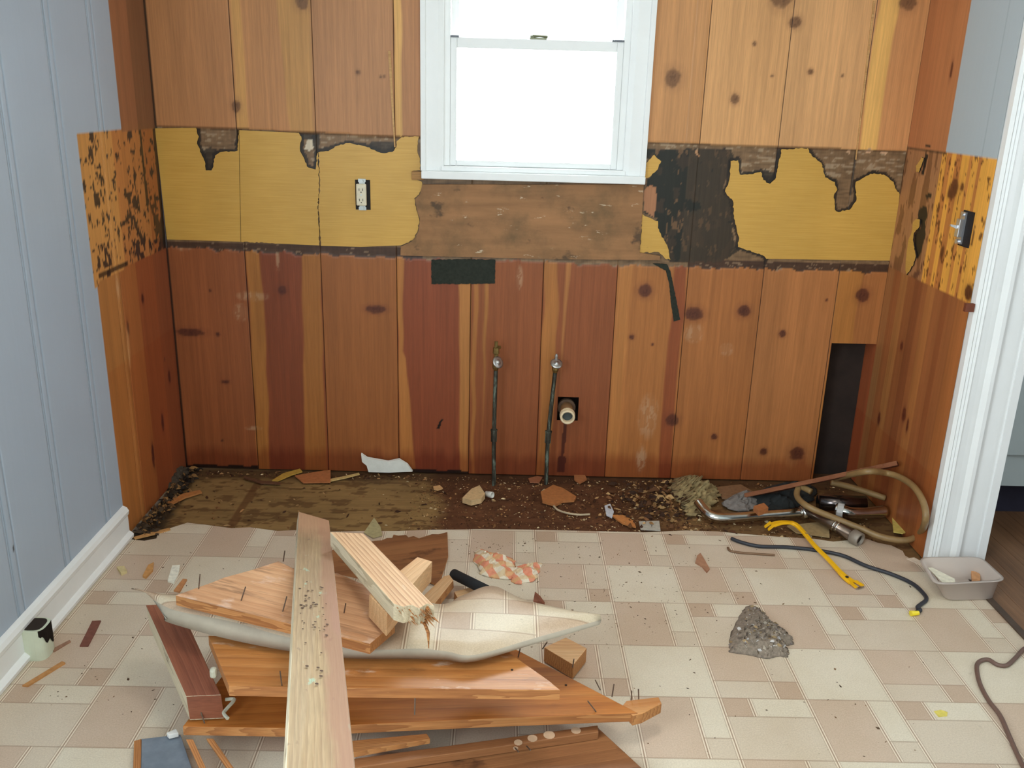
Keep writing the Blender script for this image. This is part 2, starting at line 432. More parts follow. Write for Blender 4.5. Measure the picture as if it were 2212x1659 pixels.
# stripped band between the upper and lower boards
BT = np.interp(U, [0, .3, .9, 1.8, WX], [1.356, 1.353, 1.34, 1.346, 1.338]); BB = np.interp(U, [0, .55, 1.2, 2.0, WX], [.912, .897, .893, .885, .882])
jag = (fbm(U * 26, U * 0, 41, 5) - .5) * .035
band = (V < BT) & (V > BB + jag * .8)
fibre = fbm(U * 26, V * 170, 51); blot = fbm(U * 9, V * 9, 53)
bc = np.array(lin(116, 90, 64)) * (0.45 + 1.1 * fibre[..., None]) * (0.75 + .5 * blot[..., None])
P.C = np.where(band[..., None], bc * 1.25, P.C)
P.put(band & (fibre > .60) & (V > 1.24), lin(176, 156, 130), .55)
low = band & (V < .935 - .02 * (U > 1)) & ((U < .98) | (U > 2.0)); P.put(low, lin(60, 36, 27), .85)
P.put(low & (fbm(U * 40, V * 160, 57) > .72), lin(170, 140, 110), .5)
def segdist(poly):
    d = np.full(U.shape, 9.0)
    for (ax, ay), (bx, by) in zip(poly, poly[1:]):
        L2 = (bx - ax) ** 2 + (by - ay) ** 2 + 1e-12; t = np.clip(((U - ax) * (bx - ax) + (V - ay) * (by - ay)) / L2, 0, 1)
        d = np.minimum(d, np.hypot(U - ax - t * (bx - ax), V - ay - t * (by - ay)))
    return d
def rim(pix, w=.011):  # dark line round the tears: black torn edge with its shadow painted in
    P.put(band & (segdist([bpx(*p) for p in pix]) < w * (.35 + 1.1 * fbm(U * 30, V * 30, 91))), lin(34, 26, 20), .9)
def wpoly(pix, col, a=1.0, rag=.006, seed=60):
    pts = [bpx(*p) for p in pix]
    u2 = U + (fbm(U * 60, V * 60, seed) - .5) * rag * 2; v2 = V + (fbm(U * 60, V * 60, seed + 5) - .5) * rag * 2
    m = inpoly(u2, v2, pts); P.put(m, col, a); return m
blk = wpoly([(1395, 322), (1580, 322), (1590, 350), (1572, 380), (1560, 415), (1580, 440), (1583, 520), (1600, 540), (1560, 566), (1446, 566), (1440, 530), (1418, 505), (1418, 470), (1392, 462), (1392, 400), (1405, 380), (1425, 350), (1395, 340)], lin(34, 34, 27))
P.put(blk & (fbm(U * 30, V * 18, 71) > .56), lin(62, 48, 36), .8)
P.put(blk & (fbm(U * 60, V * 22, 73) > .70), lin(120, 88, 60), .8)
P.put(blk & (U > 1.97) & (fbm(U * 8, V * 8, 75) > .35), lin(74, 58, 42), .6)
for pix, c in (([(1505, 322), (1512, 340), (1519, 345), (1500, 330)], (190, 140, 100)), ([(1392, 410), (1404, 400), (1417, 405), (1419, 435), (1412, 470), (1392, 455), (1390, 430)], (172, 118, 82)),
               ([(1826, 326), (1838, 323), (1835, 334)], (205, 165, 130)), ([(1866, 326), (1880, 320), (1888, 328), (1872, 331)], (205, 165, 130)), ([(1898, 330), (1922, 327), (1915, 334)], (205, 165, 130)),
               ([(657, 322), (664, 300), (674, 300), (678, 320), (668, 326)], (215, 200, 175))):
    wpoly(pix, lin(*c), 1, .002)
T1 = [(424, 276), (430, 295), (426, 310), (435, 331), (443, 349), (445, 368), (457, 368), (463, 349), (465, 336), (475, 329), (503, 327), (514, 325), (516, 281)]
T2 = [(646, 287), (652, 300), (648, 321), (658, 344), (663, 359), (682, 366), (686, 329)]
Y1 = [(335, 277)] + T1 + [(518, 400), (520, 522), (361, 517)]
Y1m = [(517, 281), (646, 287)] + T2[1:] + [(690, 400), (686, 450), (690, 500), (690, 530), (600, 526), (521, 522), (519, 400)]
Y1b = [(688, 329), (713, 324), (733, 314), (752, 309), (767, 312), (794, 318), (810, 324), (823, 330), (848, 328), (856, 318), (857, 305), (868, 296), (905, 295), (902, 320), (907, 347), (908, 368), (890, 370), (891, 386), (911, 392), (912, 401), (906, 420), (895, 428), (900, 455), (906, 474), (902, 501), (891, 519), (866, 530), (780, 533), (693, 531), (692, 500), (688, 450), (692, 400)]
YR = [(1578, 348), (1594, 346), (1598, 377), (1614, 377), (1643, 371), (1649, 389), (1663, 397), (1676, 383), (1688, 322), (1745, 320), (1753, 336), (1774, 352), (1782, 383), (1803, 393), (1808, 410), (1801, 422), (1803, 453), (1811, 458), (1837, 451), (1849, 434), (1848, 410), (1848, 393), (1880, 375), (1909, 377), (1930, 393), (1936, 410), (1943, 420), (1926, 563), (1655, 559), (1647, 551), (1594, 533), (1596, 512), (1585, 471), (1583, 434), (1566, 414), (1575, 389)]
rim(T1); rim(T2); rim(Y1b[:10]); rim(YR[:28]); rim(YR[28:] + YR[:1])
for pix in ([(433, 328), (445, 370), (458, 370), (466, 338), (480, 329), (452, 318)], [(672, 292), (690, 292), (688, 330), (683, 366), (676, 366), (680, 330)], [(800, 305), (858, 306), (858, 330), (820, 332), (796, 320)], [(646, 286), (690, 288), (684, 300), (652, 302)], [(1640, 372), (1655, 366), (1680, 380), (1664, 400), (1650, 392)], [(1600, 378), (1640, 366), (1642, 374), (1602, 382)], [(1780, 386), (1808, 386), (1812, 412), (1800, 400)], [(1846, 396), (1880, 372), (1912, 374), (1880, 382), (1848, 404)]):
    wpoly(pix, lin(38, 32, 26), .85, .004)
P.put(band & (np.abs(U - 2.297) < .004), lin(40, 28, 22), .8); P.put(band & (np.abs(U - 2.59) < .006) & (V > 1.17), lin(36, 26, 20), .7)
seamd = np.min(np.abs(U[..., None] - np.array(SEAM[1:])), -1)
P.put((seamd < .0012) & ~band, lin(48, 26, 16), .85)
P.put((U < .008), lin(30, 18, 14), .9)
P.put((V < .011 + .008 * (fbm(U * 20, U * 0, 77) - .3)) & ((U < .296) | ((U > .93) & (U < 1.165))), lin(20, 14, 10), .95)  # shadowed gap under the boards, painted as a dark line
P.put((np.abs(V - BT) < .004), lin(84, 56, 38), .6)
P.D = np.where(seamd < .0012, .004, 0.0) + np.where(band, .003, 0)
ba = np.abs(U - 1.975); P.D = np.where((ba < .026) & (V > BT), -.003 + .004 * (np.abs(np.sin(U * 330)) < .5), P.D)
for h in HOLES: P.hole |= (U >= h[0] - 1e-6) & (U <= h[1] + 1e-6) & (V >= h[2] - 1e-6) & (V <= h[3] + 1e-6)
M_WALL = painted_mat('knotty_pine_boards', 2, .42, .35, .17)
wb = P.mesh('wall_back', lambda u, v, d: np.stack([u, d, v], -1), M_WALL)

tag(wb, 'knotty pine board wall behind the removed kitchen counter', 'wall', kind='structure')
M_SHEATH = plain('tar_paper_sheathing', lin(44, 32, 26), .9, 0, .4, 12)
o = obj('sheathing', BX(-.1, 3.3, .1, .12, -.05, 1.19), M_SHEATH, wb); bm = bmesh.new()
M_STUD = wood_mat('stud_wood', lin(84, 58, 38), lin(60, 38, 24), lin(104, 74, 48))
box(bm, -.1, 1.05, .1, .12, 1.19, 2.44); box(bm, 1.735, 3.3, .1, .12, 1.19, 2.44); box(bm, 1.0, 1.8, .1, .12, 2.125, 2.44)
obj('upper_sheathing', bm, M_SHEATH, wb)

# ------------------------------------------------------------------ wall_left
M_SIDE = painted_mat('side_wall_surface', 2, .45, .35, .12)
PAINTC = lin(172, 185, 201)
GROOVE = [-.447, -.725, -1.012, -1.285, -1.57]
ys = list(np.arange(-1.62, .0001, .006)) + [0.0]
for g in GROOVE:
    for k in (-.026, -.018): ys += [g + k - .0015, g + k, g + k + .0015]
    ys += [g + .01 - .002, g + .01, g + .01 + .002]
ys = np.unique(np.round(list(ys) + list(np.arange(-5.0, -1.62, .1)), 4)); zs = np.unique(np.round(list(np.arange(0, 1.92, .008)) + list(np.arange(1.95, 2.45, .05)), 4))
def side(sign):
    global P, U, V
    P = Paint(ys, zs); U, V = P.U, P.V
side(1)
P.put(np.ones_like(U), PAINTC)
P.C *= (.94 + .12 * fbm(U * 2, V * 2, 3))[..., None]
def lp(px, py): p = PX(px, py, 0); return (p.y, p.z)
edgelow = -.615 + (fbm(V * 20, V * 0, 4) - .5) * .006
woodlow = (U > edgelow) & (V < .92)
bandp = inpoly(U + (fbm(U * 50, V * 50, 2) - .5) * .004, V, [(0, 1.352), (-.305, 1.352), (-.305, 1.358), (-.635, 1.352), (-.632, .886), (-.6, .884), (-.6, .90), (0, .912)])
upw = (U > -.302) & (V > 1.35)
for (a, b, c) in ((-.66, -.44, (160, 106, 58)), (-.44, -.30, (146, 88, 48)), (-.30, -.14, (134, 72, 42)), (-.14, .01, (124, 68, 42))):
    P.put(woodlow & (U >= a) & (U < b), cols(c, 1.35))
P.put(upw, cols((140, 92, 62), 1.3)); P.put(upw & (U > -.16), cols((118, 80, 54), 1.3))
P.put(bandp, cols((192, 136, 76), 1.2)); P.put(bandp & (U > -.39), cols((176, 114, 64), 1.15)); P.put(bandp & (U > -.13), cols((160, 96, 52), 1.1))
wd_ = woodlow | bandp | upw
P.C = np.where(wd_[..., None], P.C * (.82 + .36 * fbm(U * 30, V * 1.6, 6))[..., None], P.C)
P.mul(woodlow & (V < .6), (.95, .86, .8))
sp = fbm(U * 62, V * 36, 11, 5) + .10 * fbm(U * 5, V * 5, 14)
wgt = np.clip(np.exp(-((U + .53) / .045) ** 2) + np.exp(-((U + .28) / .06) ** 2) * (V < 1.15) * 1.1 + np.exp(-((U + .22) / .03) ** 2) * .8, 0, 1)
sq = fbm(U * 34, V * 20, 27, 4)
P.put(bandp & ((sp + .13 * wgt > .71) | (sq + .12 * wgt > .72)), lin(32, 30, 38), .92)
P.put(bandp & (np.abs(U + .145 + (fbm(V * 14, V * 0, 5) - .5) * .02) < .011) & (V > 1.08), lin(32, 30, 30), .9)
P.put(bandp & (U > -.12) & (V < 1.12) & (fbm(U * 24, V * 16, 19) > .5), lin(38, 30, 30), .85)
P.put(bandp & (U > -.028) & (fbm(U * 8, V * 12, 21) > .35), lin(30, 24, 24), .9)
P.put(bandp & (np.abs(V - .915) < .008) & (U < -.36) & (U > -.6), lin(36, 26, 26), .85)
for (y_, z_, r, rv) in ((-.27, .77, .012, .02), (-.42, .70, .008, .03), (-.2, .27, .012, .04), (-.32, .19, .012, .05), (-.09, .42, .012, .03), (-.12, .5, .005, .008)):
    P.knot(y_, z_, r, rv, lin(82, 34, 30))
P.streak(-.47, .80, .9, .02, lin(210, 170, 130), .5); P.streak(-.43, .55, .72, .015, lin(215, 165, 110), .5)
P.put(U > -.006, lin(28, 18, 14), .95)
gd = np.zeros_like(U)
paintm = ~wd_; P.A = np.where(paintm, .12, 1.0)
for g in GROOVE:
    for k in (-.026, -.018): gd = np.maximum(gd, np.clip(1 - np.abs(U - g - k) / .0022, 0, 1))
    gd = np.maximum(gd, np.clip(1 - np.abs(U - g - .01) / .003, 0, 1))
P.D = gd * .003
P.mul((gd > .3) & paintm, (.76, .78, .79))
P.put((V > .31) & (V < .325) & (np.abs(U + 1.285) < .004), lin(20, 20, 20))
P.hole = (U > -4.26) & (U < -2.74) & (V > .83) & (V < 2.17)
wl = P.mesh('wall_left', lambda u, v, d: np.stack([-d, u, v], -1), M_SIDE)
tag(wl, 'pale blue grooved wall panelling with bare pine end near the corner', 'wall', kind='structure')

# ------------------------------------------------------------------ wall_right (ends at the doorway)
ysr = np.unique(np.round(list(np.arange(-.645, .1001, .005)) + [-.645, .1], 4)); P = Paint(ysr, zs); U, V = P.U, P.V
P.put(np.ones_like(U), cols((138, 84, 48), 1.35))
for (a, b, c) in ((-.70, -.56, (150, 92, 50)), (-.50, -.46, (128, 74, 42)), (-.40, -.34, (152, 98, 54)), (-.30, -.24, (124, 72, 42)), (-.18, -.12, (150, 100, 56)), (-.06, .0, (146, 98, 58)), (.0, .12, (150, 78, 46))):
    P.put((U >= a) & (U < b), cols(c, 1.35))
P.put(V > 1.345, cols((172, 112, 72), 1.25))
up_ = V > 1.345
P.put(up_ & (U < -.308), lin(176, 190, 198)); pm = up_ & (U < -.308)
P.mul(pm & (np.abs(U + .55) < .003), (.8, .82, .84))
band = (V <= 1.352 - .0 * U) & (V > .905 + .0 * U)
P.put(band, cols((168, 118, 78), 1.15)); P.put(band & (U < -.285), cols((222, 160, 70), 1.15))  # doorway end: yellow varnish with sunlight painted into its colour
for (a, b, c) in ((-.36, -.32, (196, 126, 64)), (-.43, -.385, (186, 118, 60)), (-.50, -.475, (200, 130, 66)), (-.56, -.535, (188, 118, 60))): P.put(band & (U > a) & (U < b), cols(c, 1.1))
P.A = np.where(pm, .12, 1.0); P.C = np.where(pm[..., None], P.C, P.C * (.82 + .36 * fbm(U * 34, V * 1.6, 9))[..., None])
P.put(band & (U > -.26) & (fbm(U * 30, V * 9, 15) > .53), cols((120, 78, 46), 1.1), .8)
P.put(band & (U < -.26) & (fbm(U * 80, V * 34, 16) > .68), lin(92, 44, 22), .85)
for (px, py, a, b) in ((2060, 408, .03, .035), (2078, 405, .012, .014), (2052, 420, .02, .014), (2035, 545, .012, .03)):
    q = PX(px, py, WX); P.knot(q.y, q.z, a, b, lin(96, 50, 26))
q = PX(2092, 632, WX); P.knot(q.y, q.z, .025, .028, lin(70, 26, 18))
def rp(px, py): q = PX(px, py, WX); return (q.y, q.z)
def rpoly(pix, col, rag=.004, a=1):
    m = inpoly(U + (fbm(U * 60, V * 60, 3) - .5) * rag * 2, V + (fbm(U * 60, V * 60, 8) - .5) * rag * 2, [rp(*p) for p in pix]); P.put(m, col, a)
D5 = lambda x, y: (1880 + x * .2532, 280 + y * .2532)
rpoly([D5(*p) for p in ((455, 650), (480, 660), (490, 740), (465, 800), (470, 900), (440, 1020), (415, 1090), (395, 1100), (375, 1000), (378, 900), (405, 850), (440, 830), (405, 760), (410, 690))], lin(34, 30, 26))
rpoly([D5(*p) for p in ((470, 190), (495, 215), (455, 380), (430, 390), (450, 330), (465, 240))], lin(40, 34, 28))
rpoly([D5(*p) for p in ((470, 560), (520, 535), (525, 580), (480, 600))], lin(40, 34, 28))
rpoly([D5(*p) for p in ((470, 130), (515, 130), (510, 150), (470, 152))], lin(40, 34, 28), .002)
rpoly([D5(*p) for p in ((365, 1240), (425, 1180), (420, 1250), (370, 1270))], lin(110, 70, 50))
for (y_, z_, r, rv) in ((-.22, .65, .012, .02), (-.33, .42, .018, .03), (-.37, .39, .01, .03), (-.13, .33, .012, .03), (-.25, 1.62, .01, .03)): P.knot(y_, z_, r, rv, lin(96, 44, 30))
P.put((np.abs(V - 1.35) < .004) & (U > -.31), lin(70, 50, 36), .7)
P.mul(V < .3, (.92, .8, .74))
P.put((np.abs(U) < .004) & (V > .6), lin(40, 22, 14), .9)
wr = P.mesh('wall_right', lambda u, v, d: np.stack([WX + 0 * u, u, v], -1), M_SIDE)
tag(wr, 'bare pine end wall beside the doorway', 'wall', kind='structure')
M_WHITE = plain('white_trim_paint', lin(240, 242, 242), .35, 0, .03, 8, .05)
obj('wall_core', BX(WX + .003, 2.95, -.64, .12, 0, 2.44), plain('wall_core_plaster', lin(170, 178, 182), .7), wr)
M_PAINT = plain('pale_blue_wall_paint', lin(176, 188, 190), .5, 0, .05, 3, .05)

# ------------------------------------------------------------------ rest of the room shell (behind and beside the camera) and the next room
tag(obj('wall_east', BX(2.88, 2.98, -5.0, -1.62, 0, 2.44), M_PAINT), 'pale painted wall beside the camera past the doorway', 'wall', kind='structure')
bm = bmesh.new(); box(bm, 0, .65, -5.06, -5.0, 0, 2.44); box(bm, 2.55, 5, -5.06, -5.0, 0, 2.44); box(bm, .65, 2.55, -5.06, -5.0, 0, .97); box(bm, .65, 2.55, -5.06, -5.0, 2.23, 2.44)
tag(obj('wall_rear', bm, M_PAINT), 'pale painted wall behind the camera with a wide window', 'wall', kind='structure')
bm = bmesh.new()
for a in ((.6, .68, -5, -4.975, .92, 2.28), (2.52, 2.6, -5, -4.975, .92, 2.28), (.68, 2.52, -5, -4.975, .92, .99), (.68, 2.52, -5, -4.975, 2.2, 2.28), (1.58, 1.62, -5.0, -4.98, .99, 2.2)): box(bm, *a)
tag(obj('window_2', bm, M_WHITE), 'wide white framed window behind the camera', 'window', kind='structure')
bm = bmesh.new()
for a in ((-.02, .02, -4.32, -4.2, .8, 2.22), (-.02, .02, -2.8, -2.68, .8, 2.22), (-.02, .02, -4.2, -2.8, .8, .88), (-.02, .02, -4.2, -2.8, 2.12, 2.22)): box(bm, *a)
tag(obj('window_3', bm, M_WHITE), 'white framed window in the blue wall beside the camera', 'window', kind='structure')
tag(obj('ceiling', BX(-.1, 5, -5.06, .12, 2.44, 2.5), plain('ceiling_paint', lin(232, 232, 226), .8, 0, .03, 5)), 'flat white ceiling above the room', 'ceiling', kind='structure')
bm = bmesh.new(); tube(bm, [(1.45, -2.15, 2.44), (1.45, -2.15, 2.40)], [.26, .25], 28)  # body for the added fill lamp, out of view
tag(obj('fill_lamp_body', bm, M_WHITE), 'flat round white body of the added, unseen fill lamp on the ceiling', 'ceiling light')
M_OAK = wood_mat('dark_oak_floor', lin(122, 88, 62), lin(98, 68, 46), lin(136, 100, 72), 12, .35, line=.25)
bm = bmesh.new()
for k in range(26): box(bm, -5, 0, -(2.872 + k * .082 + .0808), -(2.872 + k * .082), -.03, -.004)
of = obj('floor_side_room', bm, M_OAK, None, False, Matrix.Rotation(math.pi / 2, 4, 'Z')); tag(of, 'brown wood strip floor of the next room', 'floor', kind='structure')
tag(obj('wall_side_room', BX(2.95, 5, 0, .12, -.03, 2.44), M_PAINT), 'pale wall of the next room beyond the doorway', 'wall', kind='structure')
bm = bmesh.new(); box(bm, 5, 5.06, -5, -2.75, -.03, 2.44); box(bm, 5, 5.06, -1.05, .12, -.03, 2.44); box(bm, 5, 5.06, -2.75, -1.05, -.03, .8); box(bm, 5, 5.06, -2.75, -1.05, 2.2, 2.44)
tag(obj('wall_side_room_east', bm, M_PAINT), 'far wall of the next room with a window opening', 'wall', kind='structure')

# doorway trim on the end of the right wall, faces the camera
M_TRIM = plain('glossy_white_door_trim', lin(238, 240, 240), .28, 0, .03, 6, .04)
t1 = empty('trim_1', (2.79, -.65, 0), 'white fluted door casing at the end of the pine wall', 'door casing', kind='structure')
prof = [(2.778, -.64), (2.778, -.672), (2.790, -.676), (2.794, -.670), (2.800, -.676), (2.806, -.670), (2.812, -.676), (2.818, -.668), (2.840, -.664), (2.858, -.664), (2.866, -.672), (2.872, -.678), (2.884, -.678), (2.888, -.668), (2.888, -.64)]
bm = bmesh.new(); prism(bm, [Vector((x, y, 0)) for x, y in prof], Vector((0, 0, 2.44))); obj('casing', bm, M_TRIM, t1)
bm = bmesh.new(); box(bm, 2.888, 2.972, -.655, -.64, 0, 2.44); box(bm, 2.958, 2.985, -.662, -.62, 0, 2.44); obj('jamb', bm, M_TRIM, t1)
M_RUST = plain('bare_brown_splinter', lin(110, 56, 34), .7)
q = PY(2098, 664, -.675); obj('chipped_bracket', BX(q.x - .02, q.x + .008, -.681, -.667, q.z - .014, q.z + .012), M_RUST, t1)

# white cabinet in the next room
cb = empty('side_cabinet', (3.5, -.3, 0), 'white painted cabinet standing beyond the doorway above a dark recess', 'cabinet')
M_CAB2 = plain('pale_cabinet_paint', lin(190, 202, 204), .4, 0, .03, 6, .04)
obj('body', BX(3.10, 4.2, -.32, -.001, .14, 2.1), M_CAB2, cb)
obj('plinth', BX(3.16, 4.2, -.24, -.001, -.004, .14), plain('shaded_plinth', lin(40, 38, 56), .8), cb)  # shade of the recess is put into this dark colour
bm = bmesh.new(); box(bm, 3.13, 3.62, -.338, -.321, .27, 2.0); obj('door', bm, M_CAB2, cb, bevel=.004)
q = PY(2212, 668, -.345); bm = bmesh.new(); tube(bm, [(q.x + .004, -.338, q.z), (q.x + .004, -.352, q.z), (q.x + .004, -.366, q.z)], [.008, .007, .013], 12); obj('knob', bm, plain('dark_bronze', lin(52, 40, 36), .4, .6), cb)

# ------------------------------------------------------------------ floor
M_LINO = lino_mat('patterned_vinyl', 1.8875, -1.433 - .2315, .2315)
back = [(-.02, -.62)] + [tuple(PZ(*p)[:2]) for p in ((290, 1166), (312, 1168), (338, 1163), (342, 1150), (370, 1140), (405, 1129), (440, 1133), (500, 1141), (540, 1139), (600, 1147), (640, 1145), (700, 1149), (780, 1147), (860, 1147), (940, 1144), (1040, 1143), (1145, 1144),
       (1270, 1147), (1390, 1150), (1480, 1146), (1550, 1148), (1600, 1153), (1690, 1160), (1760, 1164), (1800, 1170), (1840, 1166), (1870, 1163), (1895, 1172), (1925, 1178), (1950, 1190), (1955, 1200), (1965, 1206))]
back.append((2.80, -.672)); front = [(2.872, -.68), (2.872, -5.0), (-.02, -5.0)]
bm = bmesh.new(); prism(bm, [Vector((x, y, 0)) for x, y in back + front], Vector((0, 0, -.0035))); fl = obj('floor', bm, M_LINO)
tag(fl, 'worn cream and tan patterned vinyl floor with a torn back edge', 'floor', kind='structure')
us = np.arange(-.02, 2.80, .007); vs = np.arange(-.80, .1001, .007)
P = Paint(us, vs); U, V = P.U, P.V
P.put(np.ones_like(U), lin(142, 112, 70)); n = fbm(U * 5, V * 14, 2, 5); P.C *= (.62 + .7 * n)[..., None]
P.put((fbm(U * 16, V * 40, 5) > .60), lin(92, 64, 38), .7)
rgt_ = np.clip((U - (1.02 + (fbm(V * 8, V * 0, 3) - .5) * .12)) / .06, 0, 1) * np.clip((2.25 - U) / .5, .45, 1)
dc = np.array(lin(98, 62, 40)) * (.5 + .9 * fbm(U * 30, V * 30, 8, 5))[..., None]
P.C = P.C * (1 - rgt_[..., None]) + dc * rgt_[..., None]
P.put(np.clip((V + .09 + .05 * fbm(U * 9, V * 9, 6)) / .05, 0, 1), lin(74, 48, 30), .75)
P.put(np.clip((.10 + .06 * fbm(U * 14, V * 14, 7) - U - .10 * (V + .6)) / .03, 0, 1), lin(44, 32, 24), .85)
a_, b_ = PZ(558, 1040), PZ(500, 1130)
lx_ = np.interp(V, [b_.y, a_.y], [b_.x, a_.x]); P.put((np.abs(U - lx_) < .012 + .006 * fbm(V * 30, V * 0, 3)) & (V < a_.y) & (V > b_.y - .08), lin(96, 60, 34), .7)
P.D = .004 * fbm(U * 40, V * 40, 12)
M_SUB = painted_mat('bare_subfloor', 0, .8, .2, .15)
sf = P.mesh('floor_subfloor', lambda u, v, d: np.stack([u, v, d - .009], -1), M_SUB)
tag(sf, 'bare dirty subfloor boards where the cabinets stood', 'floor', kind='structure')
tag(obj('floor_slab', BX(-.05, 5.0, -5.05, .12, -.08, -.032), M_SHEATH), 'dark floor base under the boards', 'floor', kind='structure')
th = bmesh.new(); prism(th, [Vector((2.864, -.70, .0)), Vector((2.886, -.70, .0)), Vector((2.886, -1.62, .0)), Vector((2.864, -1.62, .0))], Vector((0, 0, .006)))
tag(obj('trim_2', th, plain('dark_threshold', lin(74, 58, 46), .5)), 'dark metal edge strip where vinyl meets wood floor', 'threshold', kind='structure')

# baseboard on the left wall
bprof = [(0, .0), (.018, .0), (.026, .004), (.028, .016), (.020, .024), (.014, .028), (.014, .085), (.018, .092), (.02, .104), (.014, .116), (.006, .120), (0, .122)]
bm = bmesh.new(); prism(bm, [Vector((x + .0005, -.618, z)) for x, z in bprof], Vector((0, -4.36, 0)))
tag(obj('baseboard_left', bm, M_WHITE), 'white moulded skirting along the blue wall', 'baseboard', kind='structure')

# ------------------------------------------------------------------ window_1
wn = empty('window_1', (1.39, 0, 1.2), 'white double-hung window above the stripped counter', 'window', kind='structure')
bm = bmesh.new()
for (a, b, s) in ((.975, 1.058, 1), (1.726, 1.808, -1)):
    o_, i_ = (a, b) if s > 0 else (b, a)
    pr = [(o_, 0), (o_, -.026), (o_ + s * .018, -.026), (o_ + s * .02, -.019), (o_ + s * .062, -.017), (i_ - s * .004, -.010), (i_, -.009), (i_, 0)]
    prism(bm, [Vector((x, y, 1.224)) for x, y in pr], Vector((0, 0, .90)))
box(bm, .975, 1.808, -.026, 0, 2.124, 2.21); obj('casing', bm, M_WHITE, wn, bevel=.0015)
bm = bmesh.new(); box(bm, 1.052, 1.058, .0, .14, 1.20, 2.124); box(bm, 1.726, 1.732, 0, .14, 1.20, 2.124); box(bm, 1.052, 1.732, 0, .14, 2.118, 2.13); box(bm, 1.052, 1.732, 0.03, .16, 1.19, 1.226); obj('frame', bm, M_WHITE, wn)
bm = bmesh.new(); box(bm, .978, 1.808, -.040, .0, 1.196, 1.224); box(bm, 1.05, 1.735, -.018, .04, 1.224, 1.242); obj('sill', bm, M_WHITE, wn, bevel=.003)
M_GLASS = bpy.data.materials.new('clear_window_glass'); M_GLASS.use_nodes = True
nt = M_GLASS.node_tree; nt.nodes.clear(); out = nt.nodes.new('ShaderNodeOutputMaterial'); tr = nt.nodes.new('ShaderNodeBsdfTransparent'); gl = nt.nodes.new('ShaderNodeBsdfGlossy'); mx = nt.nodes.new('ShaderNodeMixShader'); fr = nt.nodes.new('ShaderNodeFresnel')
gl.inputs['Roughness'].default_value = .02; tr.inputs[0].default_value = (.97, .99, .98, 1)
nt.links.new(fr.outputs[0], mx.inputs[0]); nt.links.new(tr.outputs[0], mx.inputs[1]); nt.links.new(gl.outputs[0], mx.inputs[2]); nt.links.new(mx.outputs[0], out.inputs[0])
def sash(name, x0, x1, z0, z1, y, st, rb, rt, d=.028):
    bm = bmesh.new(); box(bm, x0, x0 + st, y, y + d, z0, z1); box(bm, x1 - st, x1, y, y + d, z0, z1); box(bm, x0 + st, x1 - st, y, y + d, z0, z0 + rb); box(bm, x0 + st, x1 - st, y, y + d, z1 - rt, z1)
    s = obj(name, bm, M_WHITE, wn, bevel=.003)
    obj('pane', BX(x0 + st - .003, x1 - st + .003, y + d * .5, y + d * .5 + .004, z0 + rb - .003, z1 - rt + .003), M_GLASS, s)
sash('lower_sash', 1.080, 1.704, 1.243, 1.692, .012, .024, .020, .036)
sash('upper_sash', 1.080, 1.704, 1.655, 2.118, .050, .030, .035, .035)
bm = bmesh.new(); box(bm, 1.058, 1.080, .008, .05, 1.243, 2.118); box(bm, 1.704, 1.726, .008, .05, 1.243, 2.118); obj('side_channel', bm, M_WHITE, wn)
bm = bmesh.new(); box(bm, 1.081, 1.112, .004, .028, 1.692, 1.697); box(bm, 1.66, 1.703, .004, .028, 1.692, 1.697); obj('tilt_latch', bm, plain('grey_latch', lin(96, 100, 110), .4), wn)
bm = bmesh.new(); box(bm, 1.365, 1.425, .014, .036, 1.692, 1.697); tube(bm, [(1.375, .022, 1.697), (1.375, .022, 1.704)], .009, 10); tube(bm, [(1.375, .02, 1.702), (1.40, .016, 1.703), (1.428, .018, 1.701)], [.006, .004, .005], 8)
obj('sash_lock', bm, plain('brass_green_lock', lin(120, 124, 100), .4, .5), wn)

# ------------------------------------------------------------------ things on the walls
def wallsheet(name, pix, y0, th, mats, label, cat, group=None, rag=0.0025, f=bpx, mk=None):
    pts = [f(*p) for p in pix]; out = []
    for i, a in enumerate(pts):
        b = pts[(i + 1) % len(pts)]; L = math.hypot(b[0] - a[0], b[1] - a[1]); n = max(1, int(L / .007)); 
        straight = L > .15
        for k in range(n if not straight else 1):
            t = k / n if not straight else 0
            j = rag if not straight and k else 0
            out.append((a[0] + (b[0] - a[0]) * t + random.uniform(-j, j), a[1] + (b[1] - a[1]) * t + random.uniform(-j, j)))
    bm = bmesh.new()
    if mk is None: prism(bm, [Vector((x, y0 - th, z)) for x, z in out], Vector((0, th, 0)), 0, 1)
    else: prism(bm, [mk(x, z, 0) for x, z in out], mk(0, 0, th) - mk(0, 0, 0), 0, 1)
    return tag(obj(name, bm, mats), label, cat, group)
m_ = MT('mustard_laminate', .38, 0, .4)
va = m_.noise(m_.coord('Object', (6, 6, 260)), 1, 4, .6); vb = m_.noise(m_.coord('Object', (3, 3, 3)), 1, 4)
cc = m_.mix(1, m_.ramp(va, [(.3, lin(200, 154, 70)), (.7, lin(213, 168, 84))]), m_.ramp(vb, [(.3, (.9, .9, .88)), (.7, (1.06, 1.06, 1.06))]), 'MULTIPLY')
m_.color(m_.mix(m_.ramp(m_.noise(m_.coord('Object', (40, 40, 40)), 1, 3), [(.74, (0, 0, 0)), (.78, (.7, .7, .7))]), cc, lin(120, 76, 30))); M_YEL = m_.m
M_TORN = plain('torn_dark_edge', lin(40, 28, 20), .9, 0, .3, 60)
wallsheet('laminate_sheet', Y1, .003, .005, [M_YEL, M_TORN], 'yellow laminate sheet in the room corner with one torn notch at its top edge', 'laminate sheet')
wallsheet('laminate_sheet', Y1m, .003, .005, [M_YEL, M_TORN], 'yellow laminate sheet between the corner sheet and the crack beside the outlet sheet', 'laminate sheet')
